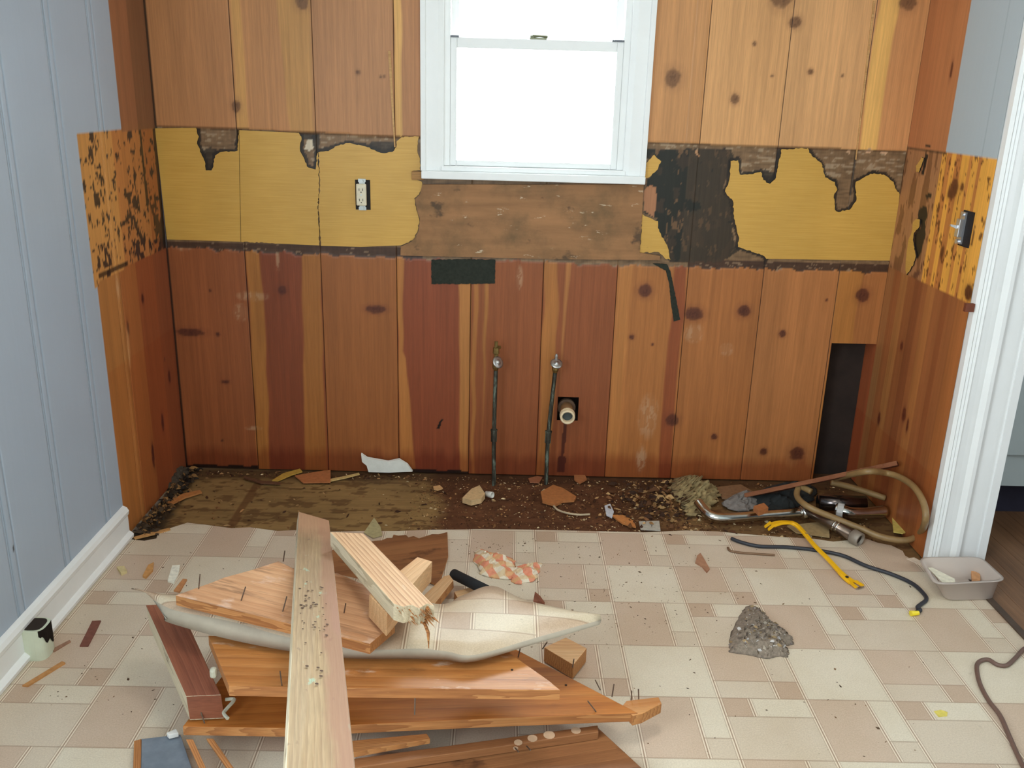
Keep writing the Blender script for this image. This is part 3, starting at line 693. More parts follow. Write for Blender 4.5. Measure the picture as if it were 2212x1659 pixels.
wallsheet('laminate_sheet', Y1b, .003, .005, [M_YEL, M_TORN], 'yellow laminate sheet holding the cream outlet beside the window', 'laminate sheet')
wallsheet('laminate_sheet', YR, .003, .005, [M_YEL, M_TORN], 'large yellow laminate sheet with ragged bites beside the black patch and pine end wall', 'laminate sheet')
wallsheet('laminate_scrap', [(1396, 352), (1413, 334), (1428, 348), (1421, 365), (1407, 379), (1392, 389)], .003, .005, [M_YEL, M_TORN], 'small torn yellow scrap tucked beside the window casing', 'laminate scrap')
wallsheet('laminate_scrap', [(1388, 462), (1393, 467), (1421, 477), (1421, 492), (1428, 508), (1442, 533), (1448, 561), (1436, 558), (1424, 545), (1382, 545)], .003, .005, [M_YEL, M_TORN], 'torn yellow strip between the brown panel and the black patch', 'laminate scrap')
RX = lambda u, v, d: Vector((WX - .001 - d, u, v))
wallsheet('laminate_scrap', [D5(*p) for p in ((405, 760), (435, 770), (430, 830), (385, 880), (375, 940), (400, 1080), (380, 1150), (320, 1240), (310, 1200), (320, 1060), (335, 950), (365, 870), (375, 790))], 0, .004, [M_YEL, M_TORN], 'long yellow sliver left on the pine wall by the doorway', 'laminate scrap', f=rp, mk=RX)
wallsheet('laminate_scrap', [D5(*p) for p in ((450, 235), (468, 240), (450, 300), (425, 365), (402, 360), (400, 310), (430, 270))], 0, .004, [M_YEL, M_TORN], 'tiny yellow sliver high on the pine wall by the doorway', 'laminate scrap', f=rp, mk=RX)
# brown panel under the window
m_ = MT('stained_brown_panel', .6, 0, .3)
g = m_.noise(m_.coord('Object', (3, 3, 24)), 1, 5, .6, .4); h_ = m_.noise(m_.coord('Object', (7, 7, 7), (3, 0, 1)), 1, 5, .65)
c = m_.ramp(g, [(.3, lin(138, 100, 66)), (.7, lin(166, 120, 80))])
c = m_.mix(m_.ramp(h_, [(.45, (0, 0, 0)), (.7, (.85,) * 3)]), c, lin(110, 86, 58))
c = m_.mix(m_.ramp(m_.noise(m_.coord('Object', (7, 7, 9), (1, 0, 6)), 1, 4, .6), [(.60, (0, 0, 0)), (.66, (.8,) * 3)]), c, lin(72, 58, 44))
c = m_.mix(m_.ramp(m_.noise(m_.coord('Object', (12, 12, 40), (8, 0, 2)), 1, 4, .7), [(.64, (0, 0, 0)), (.69, (.8,) * 3)]), c, lin(214, 196, 168))
m_.color(c); m_.bump(g, .2, .002); M_BRN = m_.m
wallsheet('backing_panel', [(912, 398), (1390, 398), (1386, 470), (1381, 545), (1425, 552), (1425, 561), (1200, 559), (866, 551), (866, 532), (890, 521), (904, 501), (908, 474), (902, 455), (897, 430), (908, 420)], -.0025, .007, [M_BRN, M_BRN], 'stained brown plywood panel fixed below the window sill', 'wall panel', rag=.001)
bm = bmesh.new(); q = bpx(890, 378); box(bm, q[0], .985, -.012, .0, q[1] - .016, q[1] + .014); tag(obj('wood_cleat', bm, wood_mat('cleat_wood', lin(160, 116, 66), lin(140, 98, 54), lin(178, 134, 80)), None, bevel=.001), 'small bare wood cleat at the lower corner of the window casing', 'wood block')
M_FELT = plain('black_green_felt', lin(40, 44, 36), .95, 0, .35, 90, .5)
wallsheet('felt_patch', [(932, 561), (1000, 560), (1070, 561), (1069, 612), (1000, 613), (932, 613)], 0, .004, [M_FELT, M_FELT], 'square black felt patch stuck on the pine below the brown panel', 'felt patch', rag=.0015)
wallsheet('felt_strip', [(1410, 569), (1440, 570), (1448, 585), (1457, 630), (1469, 690), (1455, 694), (1450, 660), (1445, 610), (1438, 584)], 0, .004, [M_FELT, M_FELT], 'thin dark felt strip dangling down the pine boards', 'felt strip', rag=.001)
M_LATH = wood_mat('pale_lath', lin(204, 160, 104), lin(180, 134, 82), lin(220, 180, 124), 30)
def lath(pix, w, label):
    a, b = [PY(*p, -.004) for p in pix]; d = (b - a).normalized(); s = Vector((1, 0, 0)) * w
    bm = bmesh.new(); prism(bm, [a - s, a + s, b + s * .5, b - s * .5], Vector((0, .005, 0))); return tag(obj('wood_sliver', bm, M_LATH), label, 'wood sliver')
lath([(841, 110), (853, 318)], .005, 'pale wood sliver hanging down the boards just before the window')
lath([(1889, 2), (1849, 345)], .004, 'thin pale wood sliver along the last upper board seam')

def outlet():
    q = PY(783, 420, 0); x, z = q.x, q.z
    o = empty('electrical_outlet', (x, -.002, z), 'cream duplex electrical outlet without cover on the yellow sheet', 'outlet')
    M_CR = plain('cream_plastic', lin(224, 214, 188), .4, 0, .06, 40, .05); M_MT = plain('dull_zinc', lin(170, 172, 168), .35, .8, .1); M_DK = plain('outlet_black', lin(26, 20, 18), .8)
    obj('wall_box', BX(x - .026, x + .030, -.0035, .003, z - .056, z + .054), M_DK, o)
    bm = bmesh.new(); box(bm, x - .011, x + .011, -.0075, -.0035, z - .055, z + .055)
    for s in (-1, 1): tube(bm, [(x, -.0075, z + s * .049), (x, -.012, z + s * .049)], .006, 12); box(bm, x - .014, x + .014, -.007, -.0035, z + s * .052 - .006, z + s * .052 + .006)
    obj('yoke', bm, M_MT, o)
    bm = bmesh.new(); box(bm, x - .021, x + .017, -.020, -.0076, z - .040, z + .040); body = obj('receptacle_face', bm, M_CR, o, bevel=.004)
    for s in (-1, 1):
        bm = bmesh.new(); zz = z + s * .019
        for dx in (-.009, .004): box(bm, x + dx - .001, x + dx + .001, -.0206, -.0201, zz - .004, zz + .005)
        tube(bm, [(x - .002, -.0206, zz - .009), (x - .002, -.0201, zz - .009)], .0022, 8); obj('slot', bm, M_DK, body)
    bm = bmesh.new(); tube(bm, [(x - .002, -.0208, z), (x - .002, -.0200, z)], .003, 10); obj('screw', bm, M_MT, body)
outlet()
def switchbox():
    q = PX(2083, 492, WX); y, z = q.y, q.z
    o = empty('switch_box', (WX - .001, y, z), 'open metal switch box with bare device in the pine by the doorway', 'switch')
    M_DK = plain('box_black', lin(24, 18, 20), .8); M_MT = plain('bright_zinc', lin(206, 208, 212), .3, .85, .08)
    obj('wall_box', BX(WX - .004, WX + .001, y - .052, y + .016, z - .058, z + .055), M_DK, o)
    bm = bmesh.new(); box(bm, WX - .010, WX - .004, y - .012, y + .018, z - .052, z + .050); tube(bm, [(WX - .010, y, z + .042), (WX - .016, y, z + .042)], .006, 10); tube(bm, [(WX - .010, y + .004, z - .045), (WX - .018, y + .004, z - .045)], .008, 10); obj('bracket', bm, M_MT, o)
    bm = bmesh.new(); box(bm, WX - .024, WX - .010, y - .012, y + .012, z - .030, z + .028); obj('switch_body', bm, M_MT, o, bevel=.002)
    bm = bmesh.new(); prism(bm, [Vector((WX - .0245, y + .003, z - .004)), Vector((WX - .0245, y + .003, z + .006)), Vector((WX - .042, y + .006, z + .009)), Vector((WX - .042, y + .006, z + .003))], Vector((0, .007, 0))); obj('toggle', bm, M_MT, o)
switchbox()
# painted sleeve standing against the skirting
q = PZ(78, 1440); sl = empty('painted_sleeve', (.05, q.y, 0), 'short painted sleeve with a chipped black corner standing against the skirting', 'sleeve')
M_SLV = plain('cream_green_paint', lin(208, 214, 192), .5, 0, .08, 12)
bm = bmesh.new(); cy = q.y; ring = []
a0 = PZ(56, 1432); a1 = PZ(108, 1418)
cx_, cy_ = (a0.x + a1.x) / 2 - .012, (a0.y + a1.y) / 2 + .028
pts = [Vector((cx_ + .036 * math.copysign(abs(math.cos(t)) ** .6, math.cos(t)), cy_ + .036 * math.copysign(abs(math.sin(t)) ** .6, math.sin(t)), 0)) for t in np.arange(0, 2 * math.pi, math.pi / 16)]
prism(bm, pts, Vector((0, 0, .092))); obj('sleeve_wall', bm, M_SLV, sl, bevel=.004)
prism(bm := bmesh.new(), [Vector((cx_ + (p.x - cx_) * .8, cy_ + (p.y - cy_) * .8, .0925)) for p in pts], Vector((0, 0, .002))); obj('dark_opening', bm, M_TORN, sl)
bm = bmesh.new(); e_ = .0375
pp_ = [Vector((cx_ + e_ * math.copysign(abs(math.cos(t)) ** .6, math.cos(t)), cy_ + e_ * math.copysign(abs(math.sin(t)) ** .6, math.sin(t)), 0)) for t in np.linspace(-1.0, .5, 10)]
zb = [.075, .07, .072, .066, .05, .044, .05, .03, .028, .036]
for i in range(9):
    a, b = pp_[i], pp_[i + 1]; vv = [bm.verts.new(c) for c in ((a.x, a.y, zb[i]), (b.x, b.y, zb[i + 1]), (b.x, b.y, .093), (a.x, a.y, .093))]; bm.faces.new(vv)
r_ = bmesh.ops.solidify(bm, geom=bm.faces[:], thickness=.0015); obj('chipped_paint', bm, M_TORN, sl)

# ------------------------------------------------------------------ plumbing
M_COP = MT('tarnished_copper', .55, .5, .4); n_ = M_COP.noise(M_COP.coord('Object', (60, 60, 14)), 1, 5, .65)
M_COP.color(M_COP.ramp(n_, [(.35, lin(44, 42, 38)), (.52, lin(74, 72, 62)), (.66, lin(128, 146, 132))])); M_COP = M_COP.m
M_CHR = plain('worn_chrome', lin(196, 194, 190), .16, 1.0, .25, 20, .03); M_BRS = plain('dirty_brass', lin(136, 112, 66), .4, .8, .3, 80)
M_ZNC = plain('grey_valve_metal', lin(176, 174, 172), .3, .85, .15, 60)
def supply(pix, label, up):
    (bx, by), (mx_, my), (tx, ty) = pix
    b = PZ(bx, by); y = b.y; m = PY(mx_, my, y + .01); t = PY(tx, ty, y + .02)
    o = empty('supply_pipe', b, label, 'pipe', 'water supply pipes rising from the subfloor')
    bm = bmesh.new(); tube(bm, smoothpath([b - Vector((0, 0, .02)), m, t]), .0085, 12); obj('riser', bm, M_COP, o, True)
    d = (t - b).normalized(); bm = bmesh.new(); tube(bm, [m - d * .022, m + d * .022], .0125, 12); tube(bm, [m + d * .022, m + d * .028], .014, 12); obj('coupling', bm, M_COP, o)
    bm = bmesh.new(); tube(bm, [t, t + d * .012, t + d * .03, t + d * .034, t + d * .046], [.0085, .014, .014, .012, .012], 10); vb_ = obj('valve_body', bm, M_BRS, o)
    h = t + d * .032 + Vector((0, -.012, 0)); ax = Vector((.55, -.6, .45) if up else (.12, -.55, .8)).normalized()
    bm = bmesh.new(); tube(bm, [t + d * .032, h + ax * .012], .005, 8); hub = h + ax * .014
    q0 = ax.orthogonal().normalized(); q1 = ax.cross(q0); rg = []
    bm2 = bm
    tube(bm2, [hub - ax * .003, hub - ax * .0025, hub + ax * .0015, hub + ax * .002, hub + ax * .0025, hub + ax * .007], [.012, .024, .024, .016, .007, .006], 18); obj('handle', bm, M_ZNC, vb_, True)
    bm = bmesh.new(); e = t + d * .046
    if up:
        tube(bm, [e, e + d * .02, e + d * .022, e + d * .045, e + d * .047, e + d * .07], [.009, .009, .013, .012, .008, .007], 8); tube(bm, [e + d * .045, e + d * .05 + Vector((.016, -.01, .0))], .006, 8); 
    else:
        tube(bm, [e, e + d * .008, e + d * .010, e + d * .022, e + d * .03], [.012, .010, .006, .007, .004], 10)
    obj('outlet_stub', bm, M_BRS if up else M_ZNC, vb_)
supply(((1067, 1045), (1067, 942), (1071, 800)), 'copper riser pipe with a tall brass stub above its valve handle', True)
supply(((1180, 1043), (1184, 945), (1199, 805)), 'leaning dark riser pipe with a round valve handle beside the drain stub', False)
ds = empty('drain_stub', (1.565, -.02, .3), 'pale threaded drain pipe end poking out of the wall hole', 'pipe')
q = PY(1226, 902, -.10); e = Vector((q.x, q.y, q.z)); s = Vector((1.562, .06, .296))
d = (e - s).normalized()
bm = bmesh.new(); lathe(bm, s, d, [(0, .02), (0, .026), ((e - s).length - .03, .026), ((e - s).length - .03, .0215)]); obj('pipe_barrel', bm, plain('rusty_drain', lin(132, 96, 62), .6, .2, .3, 40), ds, True)
bm = bmesh.new(); lathe(bm, e, d, [(-.034, .026), (-.03, .031), (-.023, .031), (-.019, .0285), (-.004, .030), (0, .0285), (.0005, .022), (-.002, .021), (-.05, .020)]); obj('collar', bm, plain('cream_nut', lin(226, 204, 168), .45, 0, .12, 60), ds, True)
bm = bmesh.new(); tube(bm, [e - d * .022, e - d * .023], .0205, 20); obj('bore', bm, plain('dark_bore', lin(60, 70, 72), .4), ds)
bm = bmesh.new(); tube(bm, [s + d * .03, s + d * .05], .036, 20); obj('flange_ring', bm, plain('rust_ring', lin(90, 66, 48), .7), ds)

# ------------------------------------------------------------------ lumber pile
W_OLD = wood_mat('weathered_pale_lumber', lin(168, 142, 108), lin(142, 114, 88), lin(184, 162, 130), 34, .6, [(lin(176, 140, 122), (1.5, 14, 14), .56, .66, 2.0), (lin(158, 206, 186), (10, 30, 30), .64, .74, 4.0), (lin(116, 92, 80), (20, 36, 36), .64, .74, 6.0)], line=.3)
_nt = W_OLD.node_tree; _b = _nt.nodes['Principled BSDF']; _src = _b.inputs['Base Color'].links[0].from_socket
_m = MT.__new__(MT); _m.m = W_OLD; _m.nt = _nt; _m.b = _b
_sx = _m.new('ShaderNodeSeparateXYZ'); _m.link(_m.coord('Object'), _sx.inputs[0])
_wob = E(_nt, _m.noise(_m.coord('Object', (5, 12, 12)), 1.0, 4, .6)); _yy = E(_nt, _sx.outputs[1]) + (_wob - .5) * .05
_c = _m.mix(_m.ramp(_yy, [(.052, (0, 0, 0)), (.066, (.75,) * 3)]), _src, lin(158, 118, 96))
_xx = E(_nt, _sx.outputs[0]) + (_wob - .5) * .2
_c = _m.mix(_m.ramp(_xx, [(.16, (.6,) * 3), (.34, (0, 0, 0))]), _c, lin(216, 168, 136)); _m.color(_c)
W_FIR = wood_mat('striped_fir', lin(212, 170, 132), lin(168, 122, 86), lin(228, 196, 156), 30, .6, [(lin(240, 228, 214), (5, 22, 22), .6, .8, 3.0)], line=.62)
W_PLY = wood_mat('orange_plywood', lin(208, 158, 118), lin(172, 118, 80), lin(224, 180, 142), 14, .55, [(lin(232, 210, 198), (6, 9, 9), .54, .72, 1.0), (lin(120, 86, 64), (3, 24, 24), .56, .68, 5.0)], line=.25)
W_PLYB = wood_mat('varnished_board', lin(190, 124, 66), lin(140, 82, 42), lin(212, 158, 100), 8, .4, [(lin(226, 204, 184), (7, 16, 16), .60, .76, 3.0), (lin(104, 64, 40), (5, 12, 12), .6, .78, 7.0)], line=.22)
W_WIDE = wood_mat('dark_varnished_board', lin(184, 112, 50), lin(136, 78, 34), lin(204, 138, 72), 8, .5, [(lin(104, 60, 32), (5, 12, 12), .62, .8, 7.0)], line=.22, spec=.2)
W_EDGE = wood_mat('sawn_edge', lin(176, 116, 66), lin(134, 80, 44), lin(196, 140, 86), 60, .65)
W_RED = wood_mat('red_brown_beam', lin(138, 82, 60), lin(106, 60, 46), lin(158, 102, 76), 16, .5, line=.25)
W_GRAY = wood_mat('grey_sawn_face', lin(204, 188, 158), lin(168, 150, 122), lin(218, 204, 176), 24, .7, [(lin(98, 82, 62), (8, 22, 22), .62, .76, 2.0)])
W_BLK = wood_mat('blond_block', lin(214, 168, 122), lin(188, 136, 92), lin(228, 190, 146), 20, .6, line=.3)
W_DRK = wood_mat('dark_brown_sheet', lin(146, 96, 60), lin(104, 64, 40), lin(170, 118, 76), 8, .5, line=.2, stains=[(lin(64, 38, 26), (6, 10, 10), .58, .72, 1.0)])
M_NAIL = plain('rusty_nail', lin(112, 96, 84), .5, .7, .3, 90)
# bottom sheet on the floor
slab('plywood_sheet', [(1690, 1358), (1975, 1620), (1500, 1780), (240, 1780), (245, 1590)], [(0, .03), (1, .03), (3, .03)], .024, W_DRK, (4, 0), 'dark brown plywood sheet at the bottom of the pile', 'plywood sheet', cvt=c6)
o, Pq, n = slab('wood_lath', [(230, 1545), (1690, 1345), (1695, 1385), (240, 1600)], [(0, .056), (1, .053), (2, .053)], .022, [W_DRK, W_DRK], (0, 1), 'long lath darkened for shade, spotted with pale paint lying on the bottom sheet', 'wood lath', cvt=c6)  # lath given darker wood for the shade it lies in
M_SPOT = plain('pale_paint_spot', lin(206, 172, 140), .6)
for (x, y, r) in ((1215, 1450, .010), (1300, 1425, .012), (1400, 1405, .014), (1200, 1485, .006), (1560, 1378, .012)):
    q = onplane(*c6(x, y), Pq[0], n); bm = bmesh.new(); tube(bm, [q + n * .0003, q + n * .0012], r, 12); obj('paint_spot', bm, M_SPOT, o)
for (x, y) in ((1195, 1480), (1265, 1470)):
    q = onplane(*c6(x, y), Pq[0], n); nail(o, q, q + Vector((.008, -.028, .012)), M_NAIL)
slab('wood_lath', [(200, 1440), (670, 1395), (690, 1425), (220, 1510)], [(0, .076), (1, .074), (2, .074)], .014, [W_EDGE, W_EDGE], (0, 1), 'short dark lath end showing between the stacked boards', 'wood lath', cvt=c6)
for (a, b, w, lab) in (((405, 1480), (500, 1690), 44, 'thin stick slanting out under the wide board beside the grey panel'), ((530, 1475), (680, 1690), 44, 'second thin stick slanting out under the wide board')):
    slab('wood_stick', [a, (a[0] + w, a[1]), (b[0] + w, b[1]), b], [(0, .074), (2, .045), (3, .045)], .012, [W_EDGE, W_EDGE], (0, 3), lab, 'stick', cvt=c5)
# grey metal faced panel
gp = empty('metal_faced_panel', PZ(*c5(250, 1560), .03), 'grey metal faced panel with wooden edge under the pile corner', 'panel')
M_GAL = plain('blue_grey_metal', lin(128, 138, 150), .45, .35, .3, 14)
slab('metal_face', [(130, 1478), (372, 1450), (470, 1740), (125, 1740)], [(0, .03), (1, .03), (2, .03)], .022, M_GAL, (0, 1), parent=gp, cvt=c5)
slab('edge_strip', [(84, 1490), (130, 1478), (124, 1740), (76, 1740)], [(0, .032), (1, .032), (2, .032)], .026, W_EDGE, (0, 3), 'brown wooden edge', parent=gp, cvt=c5)
slab('white_tile_chip', [(285, 1440), (345, 1415), (360, 1440), (300, 1455)], [(0, .045), (1, .045), (2, .045)], .012, plain('white_glaze', lin(226, 222, 216), .4), (0, 1), 'small white chip beside the grey metal panel', 'chip', cvt=c5)
# wide board C
o, Pc, nc = slab('plywood_board', [c5(385, 1402), c5(1005, 1412), c6(1000, 1308), c6(1930, 1272), c6(1160, 870), c5(700, 1000)], [(0, .102), (3, .102), (4, .088)], .024, [W_WIDE, W_EDGE], (0, 3), 'widest orange plywood board of the pile, nails along its slanting edge', 'plywood board')
for (bx, by, tx, ty) in ((1705, 1135, 1675, 1075), (1775, 1175, 1787, 1100), (1890, 1195, 1893, 1140), (1935, 1190, 1933, 1130), (1680, 1265, 1630, 1200), (1215, 940, 1228, 880), (1360, 890, 1388, 848), (1540, 1000, 1548, 950)):
    q = onplane(*c6(bx, by), Pc[0], nc); t = ray(*c6(tx, ty)); dist = (q - CAM).length; nail(o, q, CAM + t.normalized() * dist * .993, M_NAIL)
for (x, y) in ((1180, 1015), (1500, 1107)):
    q = onplane(*c6(x, y), Pc[0], nc); bm = bmesh.new(); tube(bm, [q, q + nc * .0015], .003, 8); obj('nail_hole', bm, M_TORN, o)
slab('wood_lath', [(1840, 1225), (1860, 1200), (2055, 1178), (2072, 1215), (1960, 1275), (1900, 1290)], [(0, .10), (2, .10), (3, .10)], .028, [W_PLYB, W_EDGE], (1, 2), 'rounded lath end poking past the corner of the widest board', 'wood lath', cvt=c6)
slab('wood_block', [(1370, 880), (1500, 820), (1625, 885), (1545, 985)], [(0, .05), (1, .05), (2, .05)], .045, [W_BLK, W_EDGE], (0, 2), 'sawn block with a dark end lying on the vinyl behind the widest board', 'wood block', cvt=c6)
# red beam at the left
o, Pb, nb = slab('wood_beam', [c5(408, 1215), c5(622, 1205), c5(430, 790), c5(330, 640), c5(158, 650)], [(0, .180), (1, .180), (4, .225)], .075, [W_RED, W_GRAY], (4, 0), 'short red-brown beam with a grey sawn face at the pile edge', 'wood beam')
q0, q1 = Pb[0], Pb[1]; dn = (Pb[0] - Pb[4]).normalized()
bm = bmesh.new(); prism(bm, [q0 + dn * .0004 - nb * .001, q1 + dn * .0004 - nb * .001, q1 + dn * .0004 - nb * .070, q0 + dn * .0004 - nb * .070], dn * .001); obj('end_face', bm, W_RED, o)
nail(o, q0 + (q1 - q0) * .35 - nb * .05 + dn * .001, q0 + (q1 - q0) * .38 - nb * .075 + dn * .012, M_NAIL)
# board B
o, Pq, n = slab('plywood_board', [c5(672, 1152), c5(1005, 1158), c6(195, 1122), c6(1465, 1135), c6(1400, 1080), c6(1150, 905), c5(545, 840)], [(0, .270), (3, .270), (5, .256)], .024, [W_PLYB, W_EDGE], (0, 3), 'upper orange plywood board with white paint smears under the vinyl scrap', 'plywood board')
q = onplane(*c5(1000, 1150), Pq[0], n); nail(o, q, q + Vector((-.001, -.004, .040)), M_NAIL)
q = Pq[0].lerp(Pq[3], .56) - n * .024; nail(o, q, q + Vector((.0, -.012, -.034)), M_NAIL)
q = onplane(*c6(1178, 1016), Pq[0], n); bm = bmesh.new(); tube(bm, [q, q + n * .0015], .003, 8); obj('nail_hole', bm, M_TORN, o)
M_WPL = plain('white_plastic_clip', lin(184, 182, 164), .4)
q = PZ(*c5(580, 1068), .235); bm = bmesh.new(); box(bm, q.x - .009, q.x + .007, q.y - .009, q.y + .009, q.z - .012, q.z + .012); tag(obj('plastic_clip', bm, M_WPL, None, bevel=.006), 'cream plastic clip wedged between beam and upper board', 'clip')
a = [PZ(*c5(*p), .15) for p in ((650, 1235), (705, 1235), (660, 1290), (640, 1320), (665, 1352))]
bm = bmesh.new(); tube(bm, smoothpath(a, 5), [.0042] * 21, 7); tag(obj('wire_bracket', bm, M_WPL), 'bent white bracket hanging under the upper board beside the beam', 'bracket')
# curled vinyl scrap
cols_ = []
Bk = [(c5(70, 545), 0.300), (c5(330, 585), 0.305), (c5(560, 520), 0.305), (c5(1000, 420), 0.300), (c6(300, 480), 0.295), (c6(720, 620), 0.295), (c6(880, 570), 0.290), (c6(1060, 512), 0.290), (c6(1270, 600), 0.290), (c6(1690, 690), 0.277)]
Rm = [(c5(200, 615), 0.305), (c5(345, 685), 0.313), (c5(700, 755), 0.311), (c5(1040, 850), 0.309), (c6(300, 890), 0.307), (c6(620, 888), 0.305), (c6(790, 905), 0.303), (c6(960, 925), 0.301), (c6(1330, 820), 0.293), (c6(1712, 715), 0.279)]
Lp = [(c5(290, 735), 0.290), (c5(300, 760), 0.277), (c5(640, 855), 0.275), (c5(1035, 935), 0.273), (c6(175, 945), 0.273), (c6(600, 950), 0.273), (c6(780, 955), 0.275), (c6(955, 965), 0.281), (c6(1340, 852), 0.287), (c6(1700, 745), 0.277)]
bb, rr, ll = [smoothpath([PZ(*p, z) for p, z in L], 5) for L in (Bk, Rm, Lp)]
bm = bmesh.new(); G = []
for b, r, l in zip(bb, rr, ll):
    row = [b.lerp(r, t / 6) + Vector((0, 0, .010 * math.sin(math.pi * t / 6))) for t in range(7)]
    m1 = r.lerp(l, .45) + (l - r).cross(Vector((1, 0, 0))).normalized() * 0.0 + Vector((0, -.004, .003)); row += [m1, l]
    G.append([bm.verts.new(p) for p in row])
for i in range(len(G) - 1):
    for j in range(8):
        f = bm.faces.new((G[i][j], G[i + 1][j], G[i + 1][j + 1], G[i][j + 1])); f.material_index = 1 if j >= 6 else 0; f.smooth = True
M_BACK = plain('grey_felt_backing', lin(166, 155, 138), .8, 0, .1, 24)
vn_o = obj('vinyl_scrap', bm, [lino_mat('vinyl_scrap_pattern', 1.62, -1.30, .2315, .8, (.84, .79, .72)), M_BACK, M_BACK]); sd = vn_o.modifiers.new('thickness', 'SOLIDIFY'); sd.thickness = .003; sd.offset = -1
tag(vn_o, 'curled torn vinyl flooring scrap lying across the pile', 'vinyl scrap')
# nailed plywood
o, Pp, np_ = slab('plywood_board', [c5(340, 590), c5(560, 512), c5(640, 480), c5(820, 430), c5(980, 378), c5(1075, 425), c5(1340, 450), c5(1500, 520), c5(1610, 640), c5(1700, 760), c5(1545, 890)], [(0, .356), (4, .352), (10, .350)], .027, [W_PLY, W_EDGE], (0, 10), 'triangular plywood offcut bristling with nails on top of the vinyl scrap', 'plywood board')
for (bx, by, tx, ty) in ((485, 550, 493, 460), (1008, 380, 1018, 315), (748, 622, 775, 538), (1005, 690, 1030, 598), (1385, 700, 1395, 640)):
    q = onplane(*c5(bx, by), Pp[0], np_); t = ray(*c5(tx, ty)).normalized(); nail(o, q, CAM + t * (q - CAM).length * .992, M_NAIL)
# blond block under the broken stud
o, Pk, nk = slab('wood_block', [(1540, 588), (1840, 352), (1932, 380), (1652, 705)], [(0, .412), (1, .390), (2, .390)], .055, [W_BLK, W_BLK], (0, 1), 'blond square block under the broken stud', 'wood block', cvt=c5)
# broken stud with splinters
far = [(1298, 197), (1505, 205)]; nearp = [(1945, 655), (1900, 640), (1850, 670), (1800, 648), (1750, 660), (1690, 640)]
o, Pk, nk = slab('broken_stud', far + nearp, [(0, .435), (1, .435), (5, .46)], .04, [W_FIR, W_GRAY], (0, 7), 'short broken stud with a splintered end crossing the top of the pile', 'stud', cvt=c5)
M_SPL = wood_mat('splintered_wood', lin(170, 108, 60), lin(72, 38, 26), lin(206, 156, 96), 60, .8)
bm = bmesh.new(); a, b = Pk[7], Pk[2]; dd = (Pk[7] - Pk[0]).normalized()
for k in range(46):
    t = random.random(); hgt = random.uniform(.002, .038); p = a.lerp(b, t) - nk * hgt - dd * .02; L = random.uniform(.022, .05) + (.02 if random.random() < .15 else 0)
    s = (b - a).normalized() * random.uniform(.0015, .005); w = nk * random.uniform(.001, .003)
    tip = p + dd * L + (b - a) * random.uniform(-.05, .05) - nk * random.uniform(-.002, .008)
    vs_ = [bm.verts.new(p + s + w), bm.verts.new(p - s + w), bm.verts.new(p - s - w), bm.verts.new(p + s - w), bm.verts.new(tip)]
    bm.faces.new(vs_[:4]); [bm.faces.new((vs_[i], vs_[(i + 1) % 4], vs_[4])) for i in range(4)]
tip = a.lerp(b, .80) - nk * .04; tube(bm, [tip - dd * .02, tip + dd * .01 - nk * .02, tip + dd * .014 - nk * .055], [.004, .004, .001], 5)
obj('splintered_end', bm, M_SPL, o)
# long main stud
a, b = PZ(645, 1105, .302), PZ(711, 1124, .302); c, d = PZ(768, 1659, .655), PZ(618, 1659, .655)
c2, d2 = c + (c - b).normalized() * .35, d + (d - a).normalized() * .35
n = (b - a).cross(d - a).normalized(); n = n if n.z > 0 else -n
M = frame_of(a, d - a, n); Mi = M.inverted(); bm = bmesh.new(); prism(bm, [Mi @ p for p in (a, b, c2, d2)], Vector((0, 0, -.041)), 0, 1)
ms = obj('long_stud', bm, [W_OLD, W_GRAY], None, False, M, .002); tag(ms, 'long weathered stud lying lengthwise over the pile, stained and pitted', 'stud')
bm = bmesh.new()
for k in range(46):
    t = random.choice([random.gauss(.60, .05), random.gauss(.52, .03), random.uniform(.45, .95)]); s_ = random.uniform(.1, .75)
    q = a.lerp(d, t).lerp(b.lerp(c, t), s_); r = random.uniform(.0012, .0035); tube(bm, [q + n * .0002, q + n * .0008], r, 6)
tag(obj('nail_pit', bm, plain('dark_pit', lin(84, 62, 50), .9), ms), kind='stuff')
# things behind the pile
slab('torn_panel', [(90, 300), (360, 242), (400, 240), (430, 226), (462, 226), (470, 205), (500, 212), (545, 208), (560, 222), (590, 214), (622, 228), (660, 216), (700, 203), (740, 204), (792, 190), (797, 330), (765, 430), (738, 505), (690, 485), (300, 500), (110, 430)], [(0, .012), (3, .012), (14, .012)], .009, [W_DRK, W_EDGE], (1, 14), 'torn brown panel piece lying on the vinyl behind the pile', 'panel', cvt=c6)
slab('wood_lath', [(640, 580), (770, 455), (805, 447), (828, 478), (700, 640)], [(0, .075), (1, .06), (2, .06)], .025, [W_BLK, W_EDGE], (0, 1), 'rounded brown lath end beside the black foam tube', 'wood lath', cvt=c6)
slab('wood_chip', [(832, 548), (950, 515), (1010, 535), (990, 560), (850, 580)], [(0, .03), (1, .03), (2, .03)], .028, [W_BLK, W_EDGE], (0, 1), 'pale wood offcut under the black foam tube', 'wood chip', cvt=c6)
a, b = PZ(980, 1240, .05), PZ(1060, 1280, .075)
bm = bmesh.new(); lathe(bm, a, b - a, [(.03, .008), (0, .008), (0, .0165), ((b - a).length, .0165), ((b - a).length, .008)]); tag(obj('foam_tube', bm, plain('black_foam', lin(30, 32, 36), .85), None, True), 'short black foam tube lying at the back of the pile', 'tube')
slab('dark_splinter', [(1305, 600), (1315, 545), (1345, 570), (1375, 610), (1335, 600)], [(0, .03), (1, .03), (2, .03)], .02, W_RED, (1, 3), 'dark splintered sliver standing behind the vinyl scrap', 'splinter', cvt=c6)

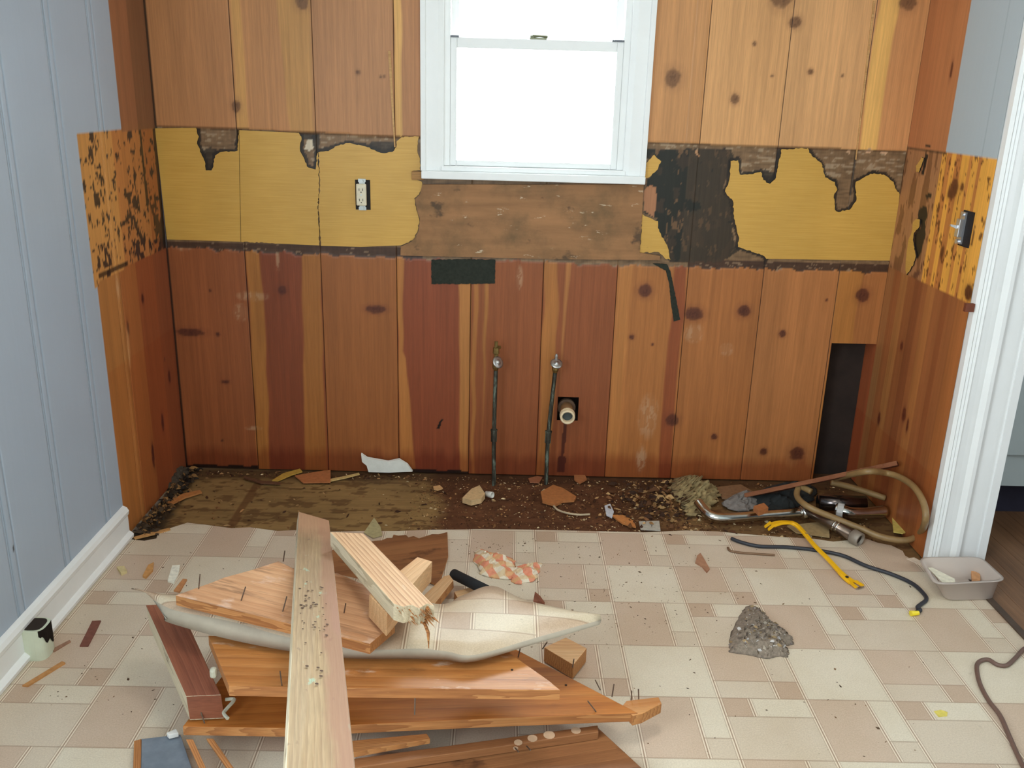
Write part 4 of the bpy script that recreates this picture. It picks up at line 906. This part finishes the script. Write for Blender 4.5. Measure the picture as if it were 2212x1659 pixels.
# ------------------------------------------------------------------ scraps on the floor
SC = {}
def cmat(c):
    if c not in SC: SC[c] = plain('scrap_%d_%d_%d' % c, lin(*c), .75, 0, .22, 60, .3)
    return SC[c]
def scrap(name, pix, c, label, cat, th=.005, z=None, cvt=lambda x, y: (x, y), base=0.0):
    z = base + th if z is None else z
    return slab(name, pix, [(0, z), (1, z), (2, z)], th, cmat(c), (0, 1), label, cat, bevel=0, cvt=cvt)[0]
scrap('cardboard_piece', [(637, 1027), (700, 1016), (714, 1015), (714, 1041), (655, 1042)], (176, 108, 62), 'flat brown cardboard piece on the subfloor against the wall', 'cardboard', base=.001)
scrap('bark_strip', [(588, 1037), (612, 1022), (648, 1012), (653, 1018), (630, 1025), (600, 1038)], (190, 148, 60), 'yellow curled strip on the subfloor beside the cardboard', 'strip', base=.001)
scrap('brown_chip', [(1168, 1062), (1195, 1047), (1216, 1054), (1245, 1072), (1240, 1080), (1216, 1081), (1200, 1090), (1172, 1082)], (172, 108, 58), 'large orange-brown chip on the dirt in front of the pipes', 'chip', .01)
scrap('brown_chip', [(1240, 1024), (1262, 1022), (1268, 1035), (1252, 1044), (1241, 1036)], (168, 106, 62), 'small orange-brown chip near the wall right of the pipes', 'chip')
scrap('brown_chip', [(1141, 1033), (1160, 1028), (1172, 1030), (1165, 1042), (1145, 1041)], (150, 92, 60), 'reddish chip just behind the leaning riser pipe', 'chip')
scrap('pale_chip', [(936, 1050), (950, 1048), (957, 1054), (945, 1058), (937, 1056)], (206, 160, 108), 'small pale chip on the dark dirt left of the stone', 'chip')
scrap('tan_rubble', [(999, 1075), (1018, 1056), (1036, 1048), (1048, 1066), (1040, 1076), (1018, 1081)], (206, 172, 126), 'tan rubble chunk beside the small milky cup', 'rubble', .022)
scrap('orange_chip', [(1320, 1112), (1345, 1112), (1368, 1124), (1374, 1138), (1345, 1130)], (190, 122, 64), 'orange triangular chip at the edge of the dirt', 'chip', .006)
scrap('grey_film', [(1380, 1126), (1424, 1125), (1427, 1146), (1384, 1144)], (176, 170, 158), 'square of greyish film overlapping the vinyl edge', 'film', .002, base=.002)
scrap('plastic_scrap', [(1306, 1092), (1318, 1088), (1326, 1105), (1322, 1118), (1310, 1112)], (196, 198, 206), 'bluish plastic scrap on the dirt near the orange chip', 'plastic', .004, base=.006)
scrap('tan_film', [(786, 1150), (808, 1118), (822, 1138), (826, 1156), (806, 1162)], (170, 158, 116), 'pale olive film scrap over the vinyl edge behind the pile', 'film', .002, base=.003)
scrap('red_chip', [(172, 1395), (199, 1341), (218, 1340), (206, 1365), (190, 1395)], (118, 70, 56), 'reddish brown strip chip on the vinyl near the skirting', 'chip', .004)
scrap('white_chip', [(362, 1254), (372, 1221), (389, 1220), (385, 1240), (376, 1258)], (232, 228, 212), 'white paint chip on the vinyl left of the pile', 'chip', .006)
scrap('orange_sliver', [(375, 1275), (395, 1250), (404, 1251), (388, 1278)], (192, 132, 84), 'orange sliver touching the pile by the white chip', 'sliver', .005)
scrap('wood_fragment', [(308, 1243), (320, 1220), (332, 1214), (330, 1230), (315, 1246)], (196, 142, 84), 'curved wood fragment on the vinyl near the skirting', 'fragment', .008)
scrap('cork_bit', [(252, 1224), (268, 1222), (274, 1232), (262, 1238)], (206, 188, 140), 'crumbled cork bit nearest the skirting end', 'bit', .01)
scrap('thin_lath', [(48, 1480), (134, 1428), (141, 1431), (60, 1481)], (186, 132, 78), 'thin wood stick lying on the vinyl in front of the painted sleeve', 'stick', .005)
scrap('thin_lath', [(112, 1402), (150, 1382), (153, 1385), (116, 1407)], (150, 112, 90), 'thin brown stick beside the painted sleeve', 'stick', .004)
scrap('brown_fragment', [(1506, 1200), (1513, 1194), (1524, 1212), (1533, 1228), (1527, 1235), (1516, 1222), (1502, 1214)], (164, 118, 90), 'brown bark fragment alone on the vinyl right of the wrapper', 'fragment', .006)
scrap('yellow_chip', [(1926, 1108), (1940, 1104), (1958, 1132), (1966, 1146), (1950, 1152), (1930, 1148)], (206, 184, 96), 'yellow laminate chip propped in the hose loop', 'chip', .004, base=.02)
scrap('yellow_chip', [(2018, 1536), (2032, 1533), (2047, 1538), (2046, 1546), (2028, 1548)], (214, 196, 96), 'yellow fleck on the vinyl close to the camera', 'chip', .002)
scrap('loose_board', [(1700, 1135), (1790, 1125), (1792, 1160), (1720, 1150)], (166, 140, 98), 'tan board scrap on the subfloor behind the pry bar', 'board', .004)
scrap('brown_paper', [(1498, 1046), (1530, 1036), (1553, 1082), (1522, 1088)], (168, 142, 100), 'tan paper sheet flat beside the insulation clump', 'paper', .003, base=.001)
scrap('bark_slab', [(1545, 1052), (1600, 1046), (1628, 1062), (1590, 1080), (1560, 1074)], (132, 98, 68), 'brown bark slab on the subfloor behind the grey lint', 'bark', .008)
scrap('orange_splinter', [(362, 1084), (395, 1066), (432, 1058), (436, 1063), (400, 1074), (372, 1088)], (178, 116, 62), 'orange splinter on the subfloor by the dark dirt at the side wall', 'splinter', .006)
scrap('thin_lath', [(288, 1160), (330, 1148), (366, 1140), (368, 1143), (334, 1153), (292, 1163)], (190, 140, 84), 'thin broken lath at the torn vinyl corner by the skirting', 'stick', .005)
scrap('thin_lath', [(705, 1036), (745, 1028), (775, 1021), (777, 1024), (746, 1032), (708, 1040)], (204, 172, 110), 'straw-coloured sliver between cardboard and plaster on the subfloor', 'sliver', .004)
scrap('brown_twig', [(528, 1028), (565, 1038), (606, 1041), (606, 1045), (563, 1043), (526, 1032)], (96, 60, 36), 'dark twig-like stick on the subfloor left of the cardboard', 'stick', .005)
pw = [PY(*p, -.035) for p in ((780, 981), (793, 990), (815, 994), (838, 998), (862, 993), (880, 1004), (891, 1019), (840, 1021), (796, 1020), (792, 1006), (782, 998))]
bm = bmesh.new(); prism(bm, pw, Vector((0, .012, .002))); tag(obj('plaster_chunk', bm, plain('white_plaster', lin(226, 226, 218), .7, 0, .08, 40)), 'jagged white plaster piece leaning on the wall by the subfloor', 'plaster')
q = PZ(1057, 1068, .012); bm = bmesh.new(); dx = Vector((.8, -.6, .12)).normalized(); lathe(bm, q, dx, [(-.016, .001), (-.016, .011), (.014, .013), (.016, .0125), (.016, .010), (-.010, .008), (-.010, .001)])
tag(obj('plastic_cup', bm, plain('milky_plastic', lin(214, 212, 204), .35), None, True), 'small milky plastic cup lying on the dirt', 'cup')
def crumple(name, pix, z, amp, mat, label, cat, sub=18, seed=1, hgt=.03, freq=80, pw_=2.2, cvt=lambda x, y: (x, y)):
    """crumpled low heap whose outline on the floor follows pix"""
    pts = [PZ(*cvt(*p), z) for p in pix]; c = sum(pts, Vector()) / len(pts); N = 96; bm = bmesh.new(); rings = []
    per = smoothpath(pts + [pts[0]], 12); per = [per[int(i * (len(per) - 1) / N)] for i in range(N)]
    R = 20
    for r in range(R + 1):
        t = r / R; row = []
        for i, p in enumerate(per):
            q = p.lerp(c, t); h = hgt * (1 - (1 - t) ** pw_)
            k = (float(fbm(np.array([q.x * freq + seed]), np.array([q.y * freq]), seed, 5)[0]) - .5)
            row.append(bm.verts.new((q.x + k * amp, q.y - k * amp * .6, z + h + k * amp * 1.6 * (.25 + t))))
        rings.append(row)
    for r in range(R):
        for i in range(N): bm.faces.new((rings[r][i], rings[r][(i + 1) % N], rings[r + 1][(i + 1) % N], rings[r + 1][i]))
    bm.faces.new(rings[R]); bm.faces.new(list(reversed(rings[0])))
    for v in bm.verts:
        if v.co.z < z - .001: v.co.z = z - .001
    return tag(obj(name, bm, mat, None, True), label, cat)
m_ = MT('orange_check_paper', .6, 0, .3); sx = m_.new('ShaderNodeSeparateXYZ'); m_.link(m_.coord('Object', (1, 1, 1)), sx.inputs[0]); X_, Y_ = E(m_.nt, sx.outputs[0]), E(m_.nt, sx.outputs[1])
s1 = ((X_ * 17.0 + Y_ * 9.0).frac()).lt(.5); s2 = ((Y_ * 22.0 - X_ * 8.0).frac()).lt(.42)
c = m_.mix(s1 * .85, lin(232, 218, 196), lin(226, 132, 96)); c = m_.mix(s2 * .55, c, lin(214, 178, 120)); m_.color(c)
m_.bump(m_.noise(m_.coord('Object', (60, 60, 60)), 1, 3), .5, .004)
wrp = empty('paper_wrapper', PZ(1095, 1230), 'crumpled orange and white checked paper on the vinyl behind the pile', 'wrapper')
for nm, pix, hg in (('crumpled_half', [(1024, 1205), (1034, 1186), (1060, 1194), (1100, 1205), (1112, 1225), (1105, 1250), (1072, 1250), (1040, 1242), (1030, 1228)], .030), ('folded_half', [(1100, 1232), (1125, 1222), (1168, 1216), (1166, 1235), (1150, 1255), (1118, 1262), (1104, 1254)], .022)):
    oo = crumple(nm, pix, .001, .030, m_.m, None, None, seed=len(nm), hgt=hg, freq=55); oo.parent = wrp; oo.matrix_parent_inverse = Matrix.Translation(-wrp.location)

# ------------------------------------------------------------------ tools, cables and tub
M_PRY = plain('yellow_tool_paint', lin(236, 178, 22), .35, 0, .08, 30); M_STL = plain('bare_steel', lin(168, 164, 158), .35, .9, .15)
pb = empty('pry_bar', PZ(1770, 1190), 'yellow pry bar lying on the vinyl with its hooked claw over the subfloor', 'pry bar')
A = [(PZ(1668, 1133, .035), .016), (PZ(1690, 1128, .04), .013), (PZ(1716, 1131, .036), .010), (PZ(1735, 1148, .030), .0085), (PZ(1760, 1178, .024), .008), (PZ(1790, 1208, .018), .008), (PZ(1812, 1232, .012), .009), (PZ(1826, 1246, .009), .013), (PZ(1842, 1258, .006), .017)]
path = smoothpath([p for p, _ in A], 5); wv = np.interp(np.linspace(0, len(A) - 1, len(path)), range(len(A)), [w for _, w in A])
bm = bmesh.new(); pr = None
for i, p in enumerate(path):
    t = (path[min(i + 1, len(path) - 1)] - path[max(i - 1, 0)]).normalized(); s = t.cross(Vector((0, 0, 1))).normalized(); u_ = s.cross(t); w = wv[i]; hh = .0045 if 8 < i < len(path) - 8 else .0035
    r = [bm.verts.new(p + s * w * a_ + u_ * hh * b_) for a_, b_ in ((-1, -1), (1, -1), (1.0, .2), (.6, 1), (-.6, 1), (-1.0, .2))]
    if pr: [bm.faces.new((pr[k], pr[(k + 1) % 6], r[(k + 1) % 6], r[k])) for k in range(6)]
    else: bm.faces.new(r)
    pr = r; last = (t, s, p, w)
bm.faces.new(list(reversed(pr))); obj('bar', bm, M_PRY, pb)
t, s, p, w = last
for sg in (-1, 1):
    bm = bmesh.new(); prism(bm, [p + s * sg * .005, p + s * sg * w, p + s * sg * w * 1.15 + t * .03, p + s * sg * .009 + t * .03], Vector((0, 0, .005))); obj('claw_tip', bm, M_PRY, pb)
bm = bmesh.new(); prism(bm, [p + s * -.018 + t * .028, p + s * .018 + t * .028, p + s * .014 + t * .036, p + s * -.014 + t * .036], Vector((0, 0, .002))); obj('worn_edge', bm, M_STL, pb)
t0 = (path[0] - path[2]).normalized(); s0 = t0.cross(Vector((0, 0, 1))).normalized()
for sg in (-1, 1):
    p0 = path[0]; bm = bmesh.new(); prism(bm, [p0 + s0 * sg * .004, p0 + s0 * sg * .016, p0 + s0 * sg * .016 + t0 * .022 + Vector((0, 0, -.012)), p0 + s0 * sg * .007 + t0 * .022 + Vector((0, 0, -.012))], Vector((0, 0, .006))); obj('claw_tip', bm, M_PRY, pb)
q = onp = path[11]; tt = (path[12] - path[10]).normalized(); bm = bmesh.new(); tube(bm, [path[16] - tt * .0, path[16] + tt * .025], .006, 8); 
for v in bm.verts: v.co.z = min(v.co.z, path[16].z + .0053)
obj('worn_patch', bm, M_STL, pb)
q = path[-5]; bm = bmesh.new(); tube(bm, [q + Vector((0, 0, .003)), q + Vector((0, 0, .0056))], .006, 8); obj('nail_slot', bm, M_TORN, pb)
def cable(name, pix, r, mat, label, cat, z=None, n=7):
    z = r if z is None else z
    bm = bmesh.new(); tube(bm, smoothpath([PZ(*p, z) for p in pix], n), r, 9); o = obj(name, bm, mat, None, True); return tag(o, label, cat)
M_CAB = plain('black_cable_jacket', lin(44, 46, 54), .5, 0, .12, 60)
ck = empty('black_cable', PZ(1750, 1185), 'black electric cable snaking over the vinyl to a yellow connector', 'cable')
bm = bmesh.new(); tube(bm, smoothpath([PZ(*p, .007) for p in ((1580, 1163), (1600, 1171), (1640, 1180), (1700, 1182), (1760, 1188), (1820, 1200), (1870, 1222), (1925, 1240), (1970, 1260), (1995, 1282), (2001, 1295), (1990, 1305), (1982, 1312), (1988, 1318), (1980, 1322))], 7), .0065, 9); obj('jacket', bm, M_CAB, ck, True)
bm = bmesh.new(); a = PZ(1984, 1324, .008); b = PZ(1967, 1325, .008); tube(bm, [a, b], [.007, .009], 10); obj('wire_nut', bm, plain('yellow_connector', lin(232, 208, 40), .4), ck)
cable('rusty_rod', [(1572, 1183), (1578, 1190), (1600, 1194), (1640, 1197), (1673, 1199)], .004, plain('rust_rod', lin(128, 98, 74), .6, .3), 'thin rusty rod below the black cable end', 'rod')
cable('curled_shaving', [(1196, 1093), (1206, 1102), (1228, 1109), (1252, 1112), (1274, 1111)], .004, plain('pale_shaving', lin(188, 168, 138), .7), 'pale curled shaving on the dark dirt', 'shaving')
M_CRD = plain('brown_cord', lin(108, 82, 72), .5, 0, .12, 60)
cable('extension_cord', [(2240, 1390), (2212, 1402), (2195, 1420), (2175, 1437), (2155, 1436), (2135, 1425), (2118, 1428), (2110, 1440), (2116, 1475), (2135, 1512), (2160, 1545), (2180, 1590), (2200, 1635), (2225, 1685)], .006, M_CRD, 'brown extension cord curling over the vinyl by the doorway', 'cord')
# plastic tub
tb = empty('plastic_tub', PZ(2085, 1260), 'translucent rectangular takeaway tub holding scraps beside the doorway', 'tub')
m_ = MT('translucent_tub_plastic', .3, 0, .5); m_.color(lin(238, 224, 214)); m_.b.inputs['Transmission Weight'].default_value = .55; m_.b.inputs['Alpha'].default_value = .9; M_TUB = m_.m
def rrect(P4, r=.2, n=5):
    out = []
    for i in range(4):
        a, b, c = P4[i - 1], P4[i], P4[(i + 1) % 4]; p0, p1 = b.lerp(a, r), b.lerp(c, r)
        for k in range(n + 1): t = k / n; out.append(p0.lerp(b, t).lerp(b.lerp(p1, t), t))
    return out
top = [PZ(*p, .066) for p in ((1985, 1204), (2118, 1203), (2174, 1254), (2020, 1262))]; cT = sum(top, Vector()) / 4
bot = [PZ(*p, .0) for p in ((2042, 1300), (2150, 1297))]
dv = top[1] - top[2]; dvl = dv.normalized(); bot = [bot[0] + (top[0] - top[3]).normalized() * (top[0] - top[3]).length * .82, bot[1] + dvl * dv.length * .82, bot[1], bot[0]]
lay = [(bot, 0, 0.0), (bot, 1, .0), (top, 1, -.003)]
inn = lambda L, k, z: [cL + (p - cL) * k + Vector((0, 0, z)) for cL in [sum(L, Vector()) / 4] for p in L]
seq = [inn(bot, .9, 0.0005), inn(bot, 1, .006), inn(top, .94, -.004), inn(top, 1.03, -.003), inn(top, 1.03, 0), inn(top, .93, 0), inn(bot, .97, .008), inn(bot, .88, .004)]
bm = bmesh.new(); rg = [[bm.verts.new(p) for p in rrect(s_)] for s_ in seq]; n_ = len(rg[0])
for i in range(len(rg) - 1):
    for k in range(n_): bm.faces.new((rg[i][k], rg[i][(k + 1) % n_], rg[i + 1][(k + 1) % n_], rg[i + 1][k]))
bm.faces.new(list(reversed(rg[0]))); bm.faces.new(rg[-1]); obj('tub_shell', bm, M_TUB, tb, True)
scrap('paper_scrap', [(2004, 1226), (2014, 1226), (2062, 1250), (2064, 1258), (2036, 1258)], (222, 216, 196), 'cream paper scrap leaning in the tub', 'paper', .002, .05)
scrap('orange_scrap', [(2098, 1232), (2116, 1230), (2118, 1252), (2100, 1250)], (206, 150, 104), 'orange scrap inside the tub', 'scrap', .01, .03)
scrap('wood_shard', [(1958, 1206), (1975, 1204), (2012, 1224), (2030, 1258), (2012, 1232), (1980, 1216)], (196, 176, 156), 'pale shard leaning against the tub corner', 'shard', .003, .03)

# ------------------------------------------------------------------ drain parts and hose in the corner
tr_ = empty('drain_trap', PZ(1700, 1120), 'chrome drain trap with a bent arm lying across the subfloor corner', 'drain pipe')
bm = bmesh.new(); path = smoothpath([PZ(*p, z) for p, z in (((1508, 1085), .05), ((1518, 1098), .04), ((1535, 1114), .03), ((1560, 1119), .026), ((1600, 1117), .026), ((1660, 1113), .026), ((1732, 1107), .03))], 6)
tube(bm, path, .0185, 18); obj('bent_arm', bm, M_CHR, tr_, True)
a, b = PZ(1728, 1108, .03), PZ(1742, 1106, .03); bm = bmesh.new(); tube(bm, [a, a + (b - a) * .1, b, b], [.02, .027, .027, .02], 16); obj('slip_nut', bm, M_CHR, tr_, True)
M_BRZ = plain('dull_brown_chrome', lin(128, 112, 100), .28, .9, .25, 24, .05)
a, b = PZ(1738, 1098, .045), PZ(1852, 1163, .024); d = (b - a).normalized()
bm = bmesh.new(); tube(bm, [a, b - d * .004], .021, 18); obj('tailpiece', bm, M_BRZ, tr_, True)
for t in (.60, .66): q = a.lerp(b, t); bm = bmesh.new(); tube(bm, [q - d * .003, q + d * .003], .0235, 16); obj('ring', bm, M_CHR, tr_, True)
bm = bmesh.new(); lathe(bm, b, d, [(-.022, .021), (-.02, .0265), (.012, .0255), (.014, .024), (.014, .019), (-.012, .018)]); obj('end_collar', bm, plain('grey_collar', lin(150, 140, 128), .5, .3), tr_, True)
bm = bmesh.new(); tube(bm, [b + d * .004, b + d * .003], .0185, 16); obj('bore', bm, M_TORN, tr_)
el = empty('drain_elbow', PZ(1850, 1105), 'dark chrome elbow with a ribbed white nut behind the trap', 'drain pipe')
M_DCH = plain('dark_chrome', lin(92, 84, 82), .18, .95, .25, 18, .04)
a, b = PZ(1768, 1086, .05), PZ(1868, 1088, .05); bm = bmesh.new(); tube(bm, [a, b], .03, 20); obj('barrel', bm, M_DCH, el, True)
bm = bmesh.new(); tube(bm, smoothpath([PZ(*p, z) for p, z in (((1806, 1100), .05), ((1822, 1104), .05), ((1842, 1108), .045), ((1875, 1108), .04), ((1912, 1104), .04))], 5), .022, 16); obj('elbow', bm, M_CHR, el, True)
a, b = PZ(1808, 1102, .05), PZ(1822, 1105, .05); bm = bmesh.new(); tube(bm, [a, a.lerp(b, .1), b], [.026, .030, .029], 14); obj('ribbed_nut', bm, plain('grey_white_nut', lin(186, 182, 178), .5), el)
HX = 2.735
M_HOS = plain('tan_rubber_hose', lin(142, 114, 74), .45, 0, .15, 40)
hp = [PZ(1752, 1062, .10), PZ(1728, 1052, .10), PZ(1722, 1072, .085), PZ(1745, 1094, .085), PZ(1800, 1118, .06), PZ(1860, 1142, .04), PZ(1905, 1160, .03), PZ(1955, 1167, .03), PZ(1985, 1155, .05), PX(1999, 1125, HX), PX(1996, 1090, HX), PX(1978, 1056, HX), PX(1950, 1034, HX), PX(1915, 1022, HX - .03), PX(1870, 1019, HX - .12), PZ(1800, 1034, .12)]
bm = bmesh.new(); tube(bm, smoothpath(hp, 7), .0115, 12); tag(obj('rubber_hose', bm, M_HOS, None, True), 'tan rubber hose looping up against the pine end wall', 'hose')
bm = bmesh.new(); tube(bm, smoothpath([PZ(1795, 1042, .11), PZ(1830, 1050, .10), PZ(1870, 1062, .085), PZ(1912, 1076, .07)], 6), .0115, 12); tag(obj('rubber_hose', bm, M_HOS, None, True), 'short tan hose end above the chrome elbow', 'hose')
# leaning rotten plank
a, b = PZ(1600, 1068, .03), PX(1937, 996, 2.745); dd = (b - a); nn = Vector((0, -.55, -.84)); s = Vector((0, .10, -.03))
M_ROT = wood_mat('rotten_red_plank', lin(124, 74, 48), lin(70, 40, 28), lin(150, 96, 64), 20, .85, [(lin(40, 26, 22), (6, 20, 20), .55, .7, 1.0)])
nn = Vector((0, .5, 1)); nn = nn - dd * (nn.dot(dd) / dd.length_squared); M = frame_of(a, dd, nn); Mi = M.inverted(); bm = bmesh.new(); top = []; L_ = dd.length
for k in range(25): top.append(Vector((L_ * k / 24, .05 + random.uniform(-.004, .004), 0)))
for k in range(24, -1, -1): top.append(Vector((L_ * k / 24, -.012 + random.uniform(-.004, .004), 0)))
prism(bm, top, Vector((0, 0, -.016))); tag(obj('rotten_plank', bm, M_ROT, None, False, M), 'rotten red-brown plank propped over the drain parts into the corner', 'plank')
crumple('black_rag', [(1600, 1082), (1650, 1056), (1700, 1046), (1750, 1046), (1768, 1062), (1750, 1084), (1716, 1096), (1680, 1102), (1640, 1100)], .002, .035, plain('black_cloth', lin(40, 42, 42), .95, 0, .3, 50), 'dark dusty rag heaped under the rotten plank', 'rag', seed=5, hgt=.045, freq=45)
crumple('grey_rag', [(1555, 1090), (1575, 1076), (1600, 1066), (1635, 1066), (1640, 1086), (1622, 1102), (1590, 1104)], .002, .03, plain('grey_lint', lin(122, 116, 112), .95, 0, .3, 50), 'grey lint clump beside the bent chrome arm', 'lint', seed=8, hgt=.032, freq=60)
crumple('insulation_clump', [(1448, 1052), (1462, 1034), (1490, 1030), (1520, 1050), (1552, 1062), (1540, 1090), (1515, 1112), (1482, 1112), (1470, 1085), (1452, 1072)], .002, .07, plain('dusty_insulation', lin(150, 130, 90), .95, 0, .4, 70), 'fuzzy tan insulation clump at the end of the trap arm', 'insulation', seed=3, hgt=.05, freq=90)
scrap('brown_cube', [(1628, 1093), (1650, 1086), (1660, 1096), (1640, 1104)], (168, 104, 58), 'small orange-brown bit on the grey lint beside the trap arm', 'bit', .02, .075)
crumple('dirt_clump', [(330, 1048), (352, 1022), (396, 1010), (408, 1022), (392, 1040), (350, 1060)], .0, .03, plain('dark_dirt', lin(66, 54, 42), .95, 0, .4, 60), 'dark dirt clump in the back corner', 'dirt', seed=9, hgt=.035)

# ------------------------------------------------------------------ loose litter nobody could count
m_ = MT('loose_litter', .85, 0, .2); at_ = m_.new('ShaderNodeAttribute'); at_.attribute_name = 'Col'; m_.color(at_.outputs['Color']); M_LIT = m_.m
def litter(name, layers, label, parent=None):
    """irregular flakes and crumbs; layers = (count, place, sizes, palette, flatness)"""
    V_, F_, C_ = [], [], []
    for n, place, sizes, palette, flat in layers:
        for k in range(n):
            x, y, z = place(); s = random.uniform(*sizes) * (1 if random.random() < .8 else 1.9); a = random.uniform(0, 6.28)
            el_ = random.uniform(.3, 1); dx = Vector((math.cos(a), math.sin(a), random.uniform(-.3, .3))) * s; dy = Vector((-math.sin(a), math.cos(a), random.uniform(-.3, .3))) * s * el_ * .6; h = s * flat * random.uniform(.4, 1)
            b = len(V_); c = Vector((x, y, z))
            for p in (c + dx, c + dy, c - dx * .8, c - dy, c + dx * .3 + Vector((0, 0, h)), c - dx * .3 + dy * .3 + Vector((0, 0, h * .8))): V_.append(p)
            F_ += [(b, b + 1, b + 4), (b + 1, b + 5, b + 4), (b + 1, b + 2, b + 5), (b + 2, b + 3, b + 5), (b + 3, b + 4, b + 5), (b + 3, b, b + 4), (b, b + 3, b + 2, b + 1)]
            cc = np.array(lin(*random.choice(palette))) * random.uniform(.7, 1.2); C_ += [tuple(cc)] * 6
    me = bpy.data.meshes.new(name); me.from_pydata(V_, [], F_); at = me.attributes.new('Col', 'FLOAT_COLOR', 'POINT')
    at.data.foreach_set('color', np.array([(*c, 1) for c in C_], np.float32).ravel()); me.materials.append(M_LIT)
    o = bpy.data.objects.new(name, me); COL.objects.link(o)
    if parent: o.parent = parent; return tag(o, kind='stuff')
    return tag(o, label, 'debris', kind='stuff')
DKP = [(84, 62, 44), (110, 84, 60), (66, 48, 36), (128, 96, 66), (96, 76, 58)]
CHP = [(150, 106, 66), (180, 140, 94), (110, 72, 44), (90, 58, 36), (126, 88, 54), (204, 180, 140), (74, 46, 30), (74, 46, 30), (64, 40, 28), (84, 52, 34)]
def pl_lino():
    r = random.random()
    if r < .5: q = PZ(random.gauss(1280, 170), random.uniform(1155, 1400))
    elif r < .62: q = PZ(random.gauss(1050, 60), random.gauss(1175, 14))
    elif r < .8: q = PZ(random.uniform(1200, 2000), random.uniform(1250, 1640))
    else: q = PZ(random.uniform(60, 620), random.uniform(1190, 1560))
    if q.y > -.56 or q.x < .05: q = PZ(random.uniform(1100, 1500), random.uniform(1180, 1350))
    return q.x, q.y, .0003
litter('floor_crumbs', [(620, pl_lino, (.0012, .0042), DKP, .3)], 'dark crumbs scattered over the vinyl floor')
def pl_sub():
    x = random.choice([random.uniform(1.0, 2.7), random.uniform(1.0, 2.7), random.gauss(1.95, .22), random.uniform(.05, 1.0)]); x = min(max(x, .03), 2.72)
    y = random.uniform(-.55, -.02)
    if x < 1 and random.random() < .7: y = random.uniform(-.07, -.015)
    return x, y, -.005
def pl_fine():
    x = random.choice([random.uniform(.95, 2.7), random.uniform(.95, 2.1)]); return x, random.uniform(-.5, -.02), -.006
def pl_corner():
    t = random.random(); return .012 + abs(random.gauss(0, .035)), -.60 + t * .58, -.003 + random.random() * .012
def pl_chips():
    q = PZ(random.gauss(1415, 48), random.gauss(1085, 24)); return q.x, min(max(q.y, -.46), -.05), random.random() * .010
litter('subfloor_litter', [(1500, pl_sub, (.003, .009), CHP, .5), (2600, pl_fine, (.002, .0045), CHP, .6), (420, pl_corner, (.004, .013), [(52, 42, 34), (70, 54, 40), (40, 32, 26), (110, 78, 48), (150, 110, 66)], .9),
    (340, pl_chips, (.005, .015), [(150, 110, 70), (184, 146, 98), (120, 80, 50), (92, 60, 38), (64, 42, 30), (60, 40, 30)], .8)], 'wood chips, shavings and dirt strewn over the bare subfloor')
# sweepings heap
HP = [(1578, 1410), (1575, 1382), (1588, 1352), (1603, 1320), (1622, 1307), (1641, 1318), (1662, 1342), (1690, 1360), (1713, 1380), (1714, 1393), (1690, 1395), (1684, 1400), (1706, 1411), (1700, 1420), (1680, 1418), (1655, 1423), (1620, 1416)]
hp3 = [PZ(*p) for p in HP]; hc = sum(hp3, Vector()) / len(hp3)
def pl_heap():
    i = random.randrange(len(hp3)); e = hp3[i].lerp(hp3[(i + 1) % len(hp3)], random.random()); t = math.sqrt(random.random())
    q = hc.lerp(e, t * .97); return q.x, q.y, .034 * (1 - t ** 2.6) * random.uniform(.8, 1.08)
dh = crumple('dust_heap', HP, .001, .02, plain('grey_dust', lin(132, 118, 104), .95, 0, .4, 120, .6), 'small grey heap of sweepings on the open vinyl', 'dust heap', seed=4, hgt=.032, freq=120, pw_=2.6)
dh['kind'] = 'stuff'
litter('chip', [(900, pl_heap, (.002, .007), [(150, 136, 122), (128, 114, 100), (180, 168, 152), (110, 92, 74), (156, 132, 98), (96, 84, 74), (186, 180, 176), (120, 108, 104)], .9)], None, dh)
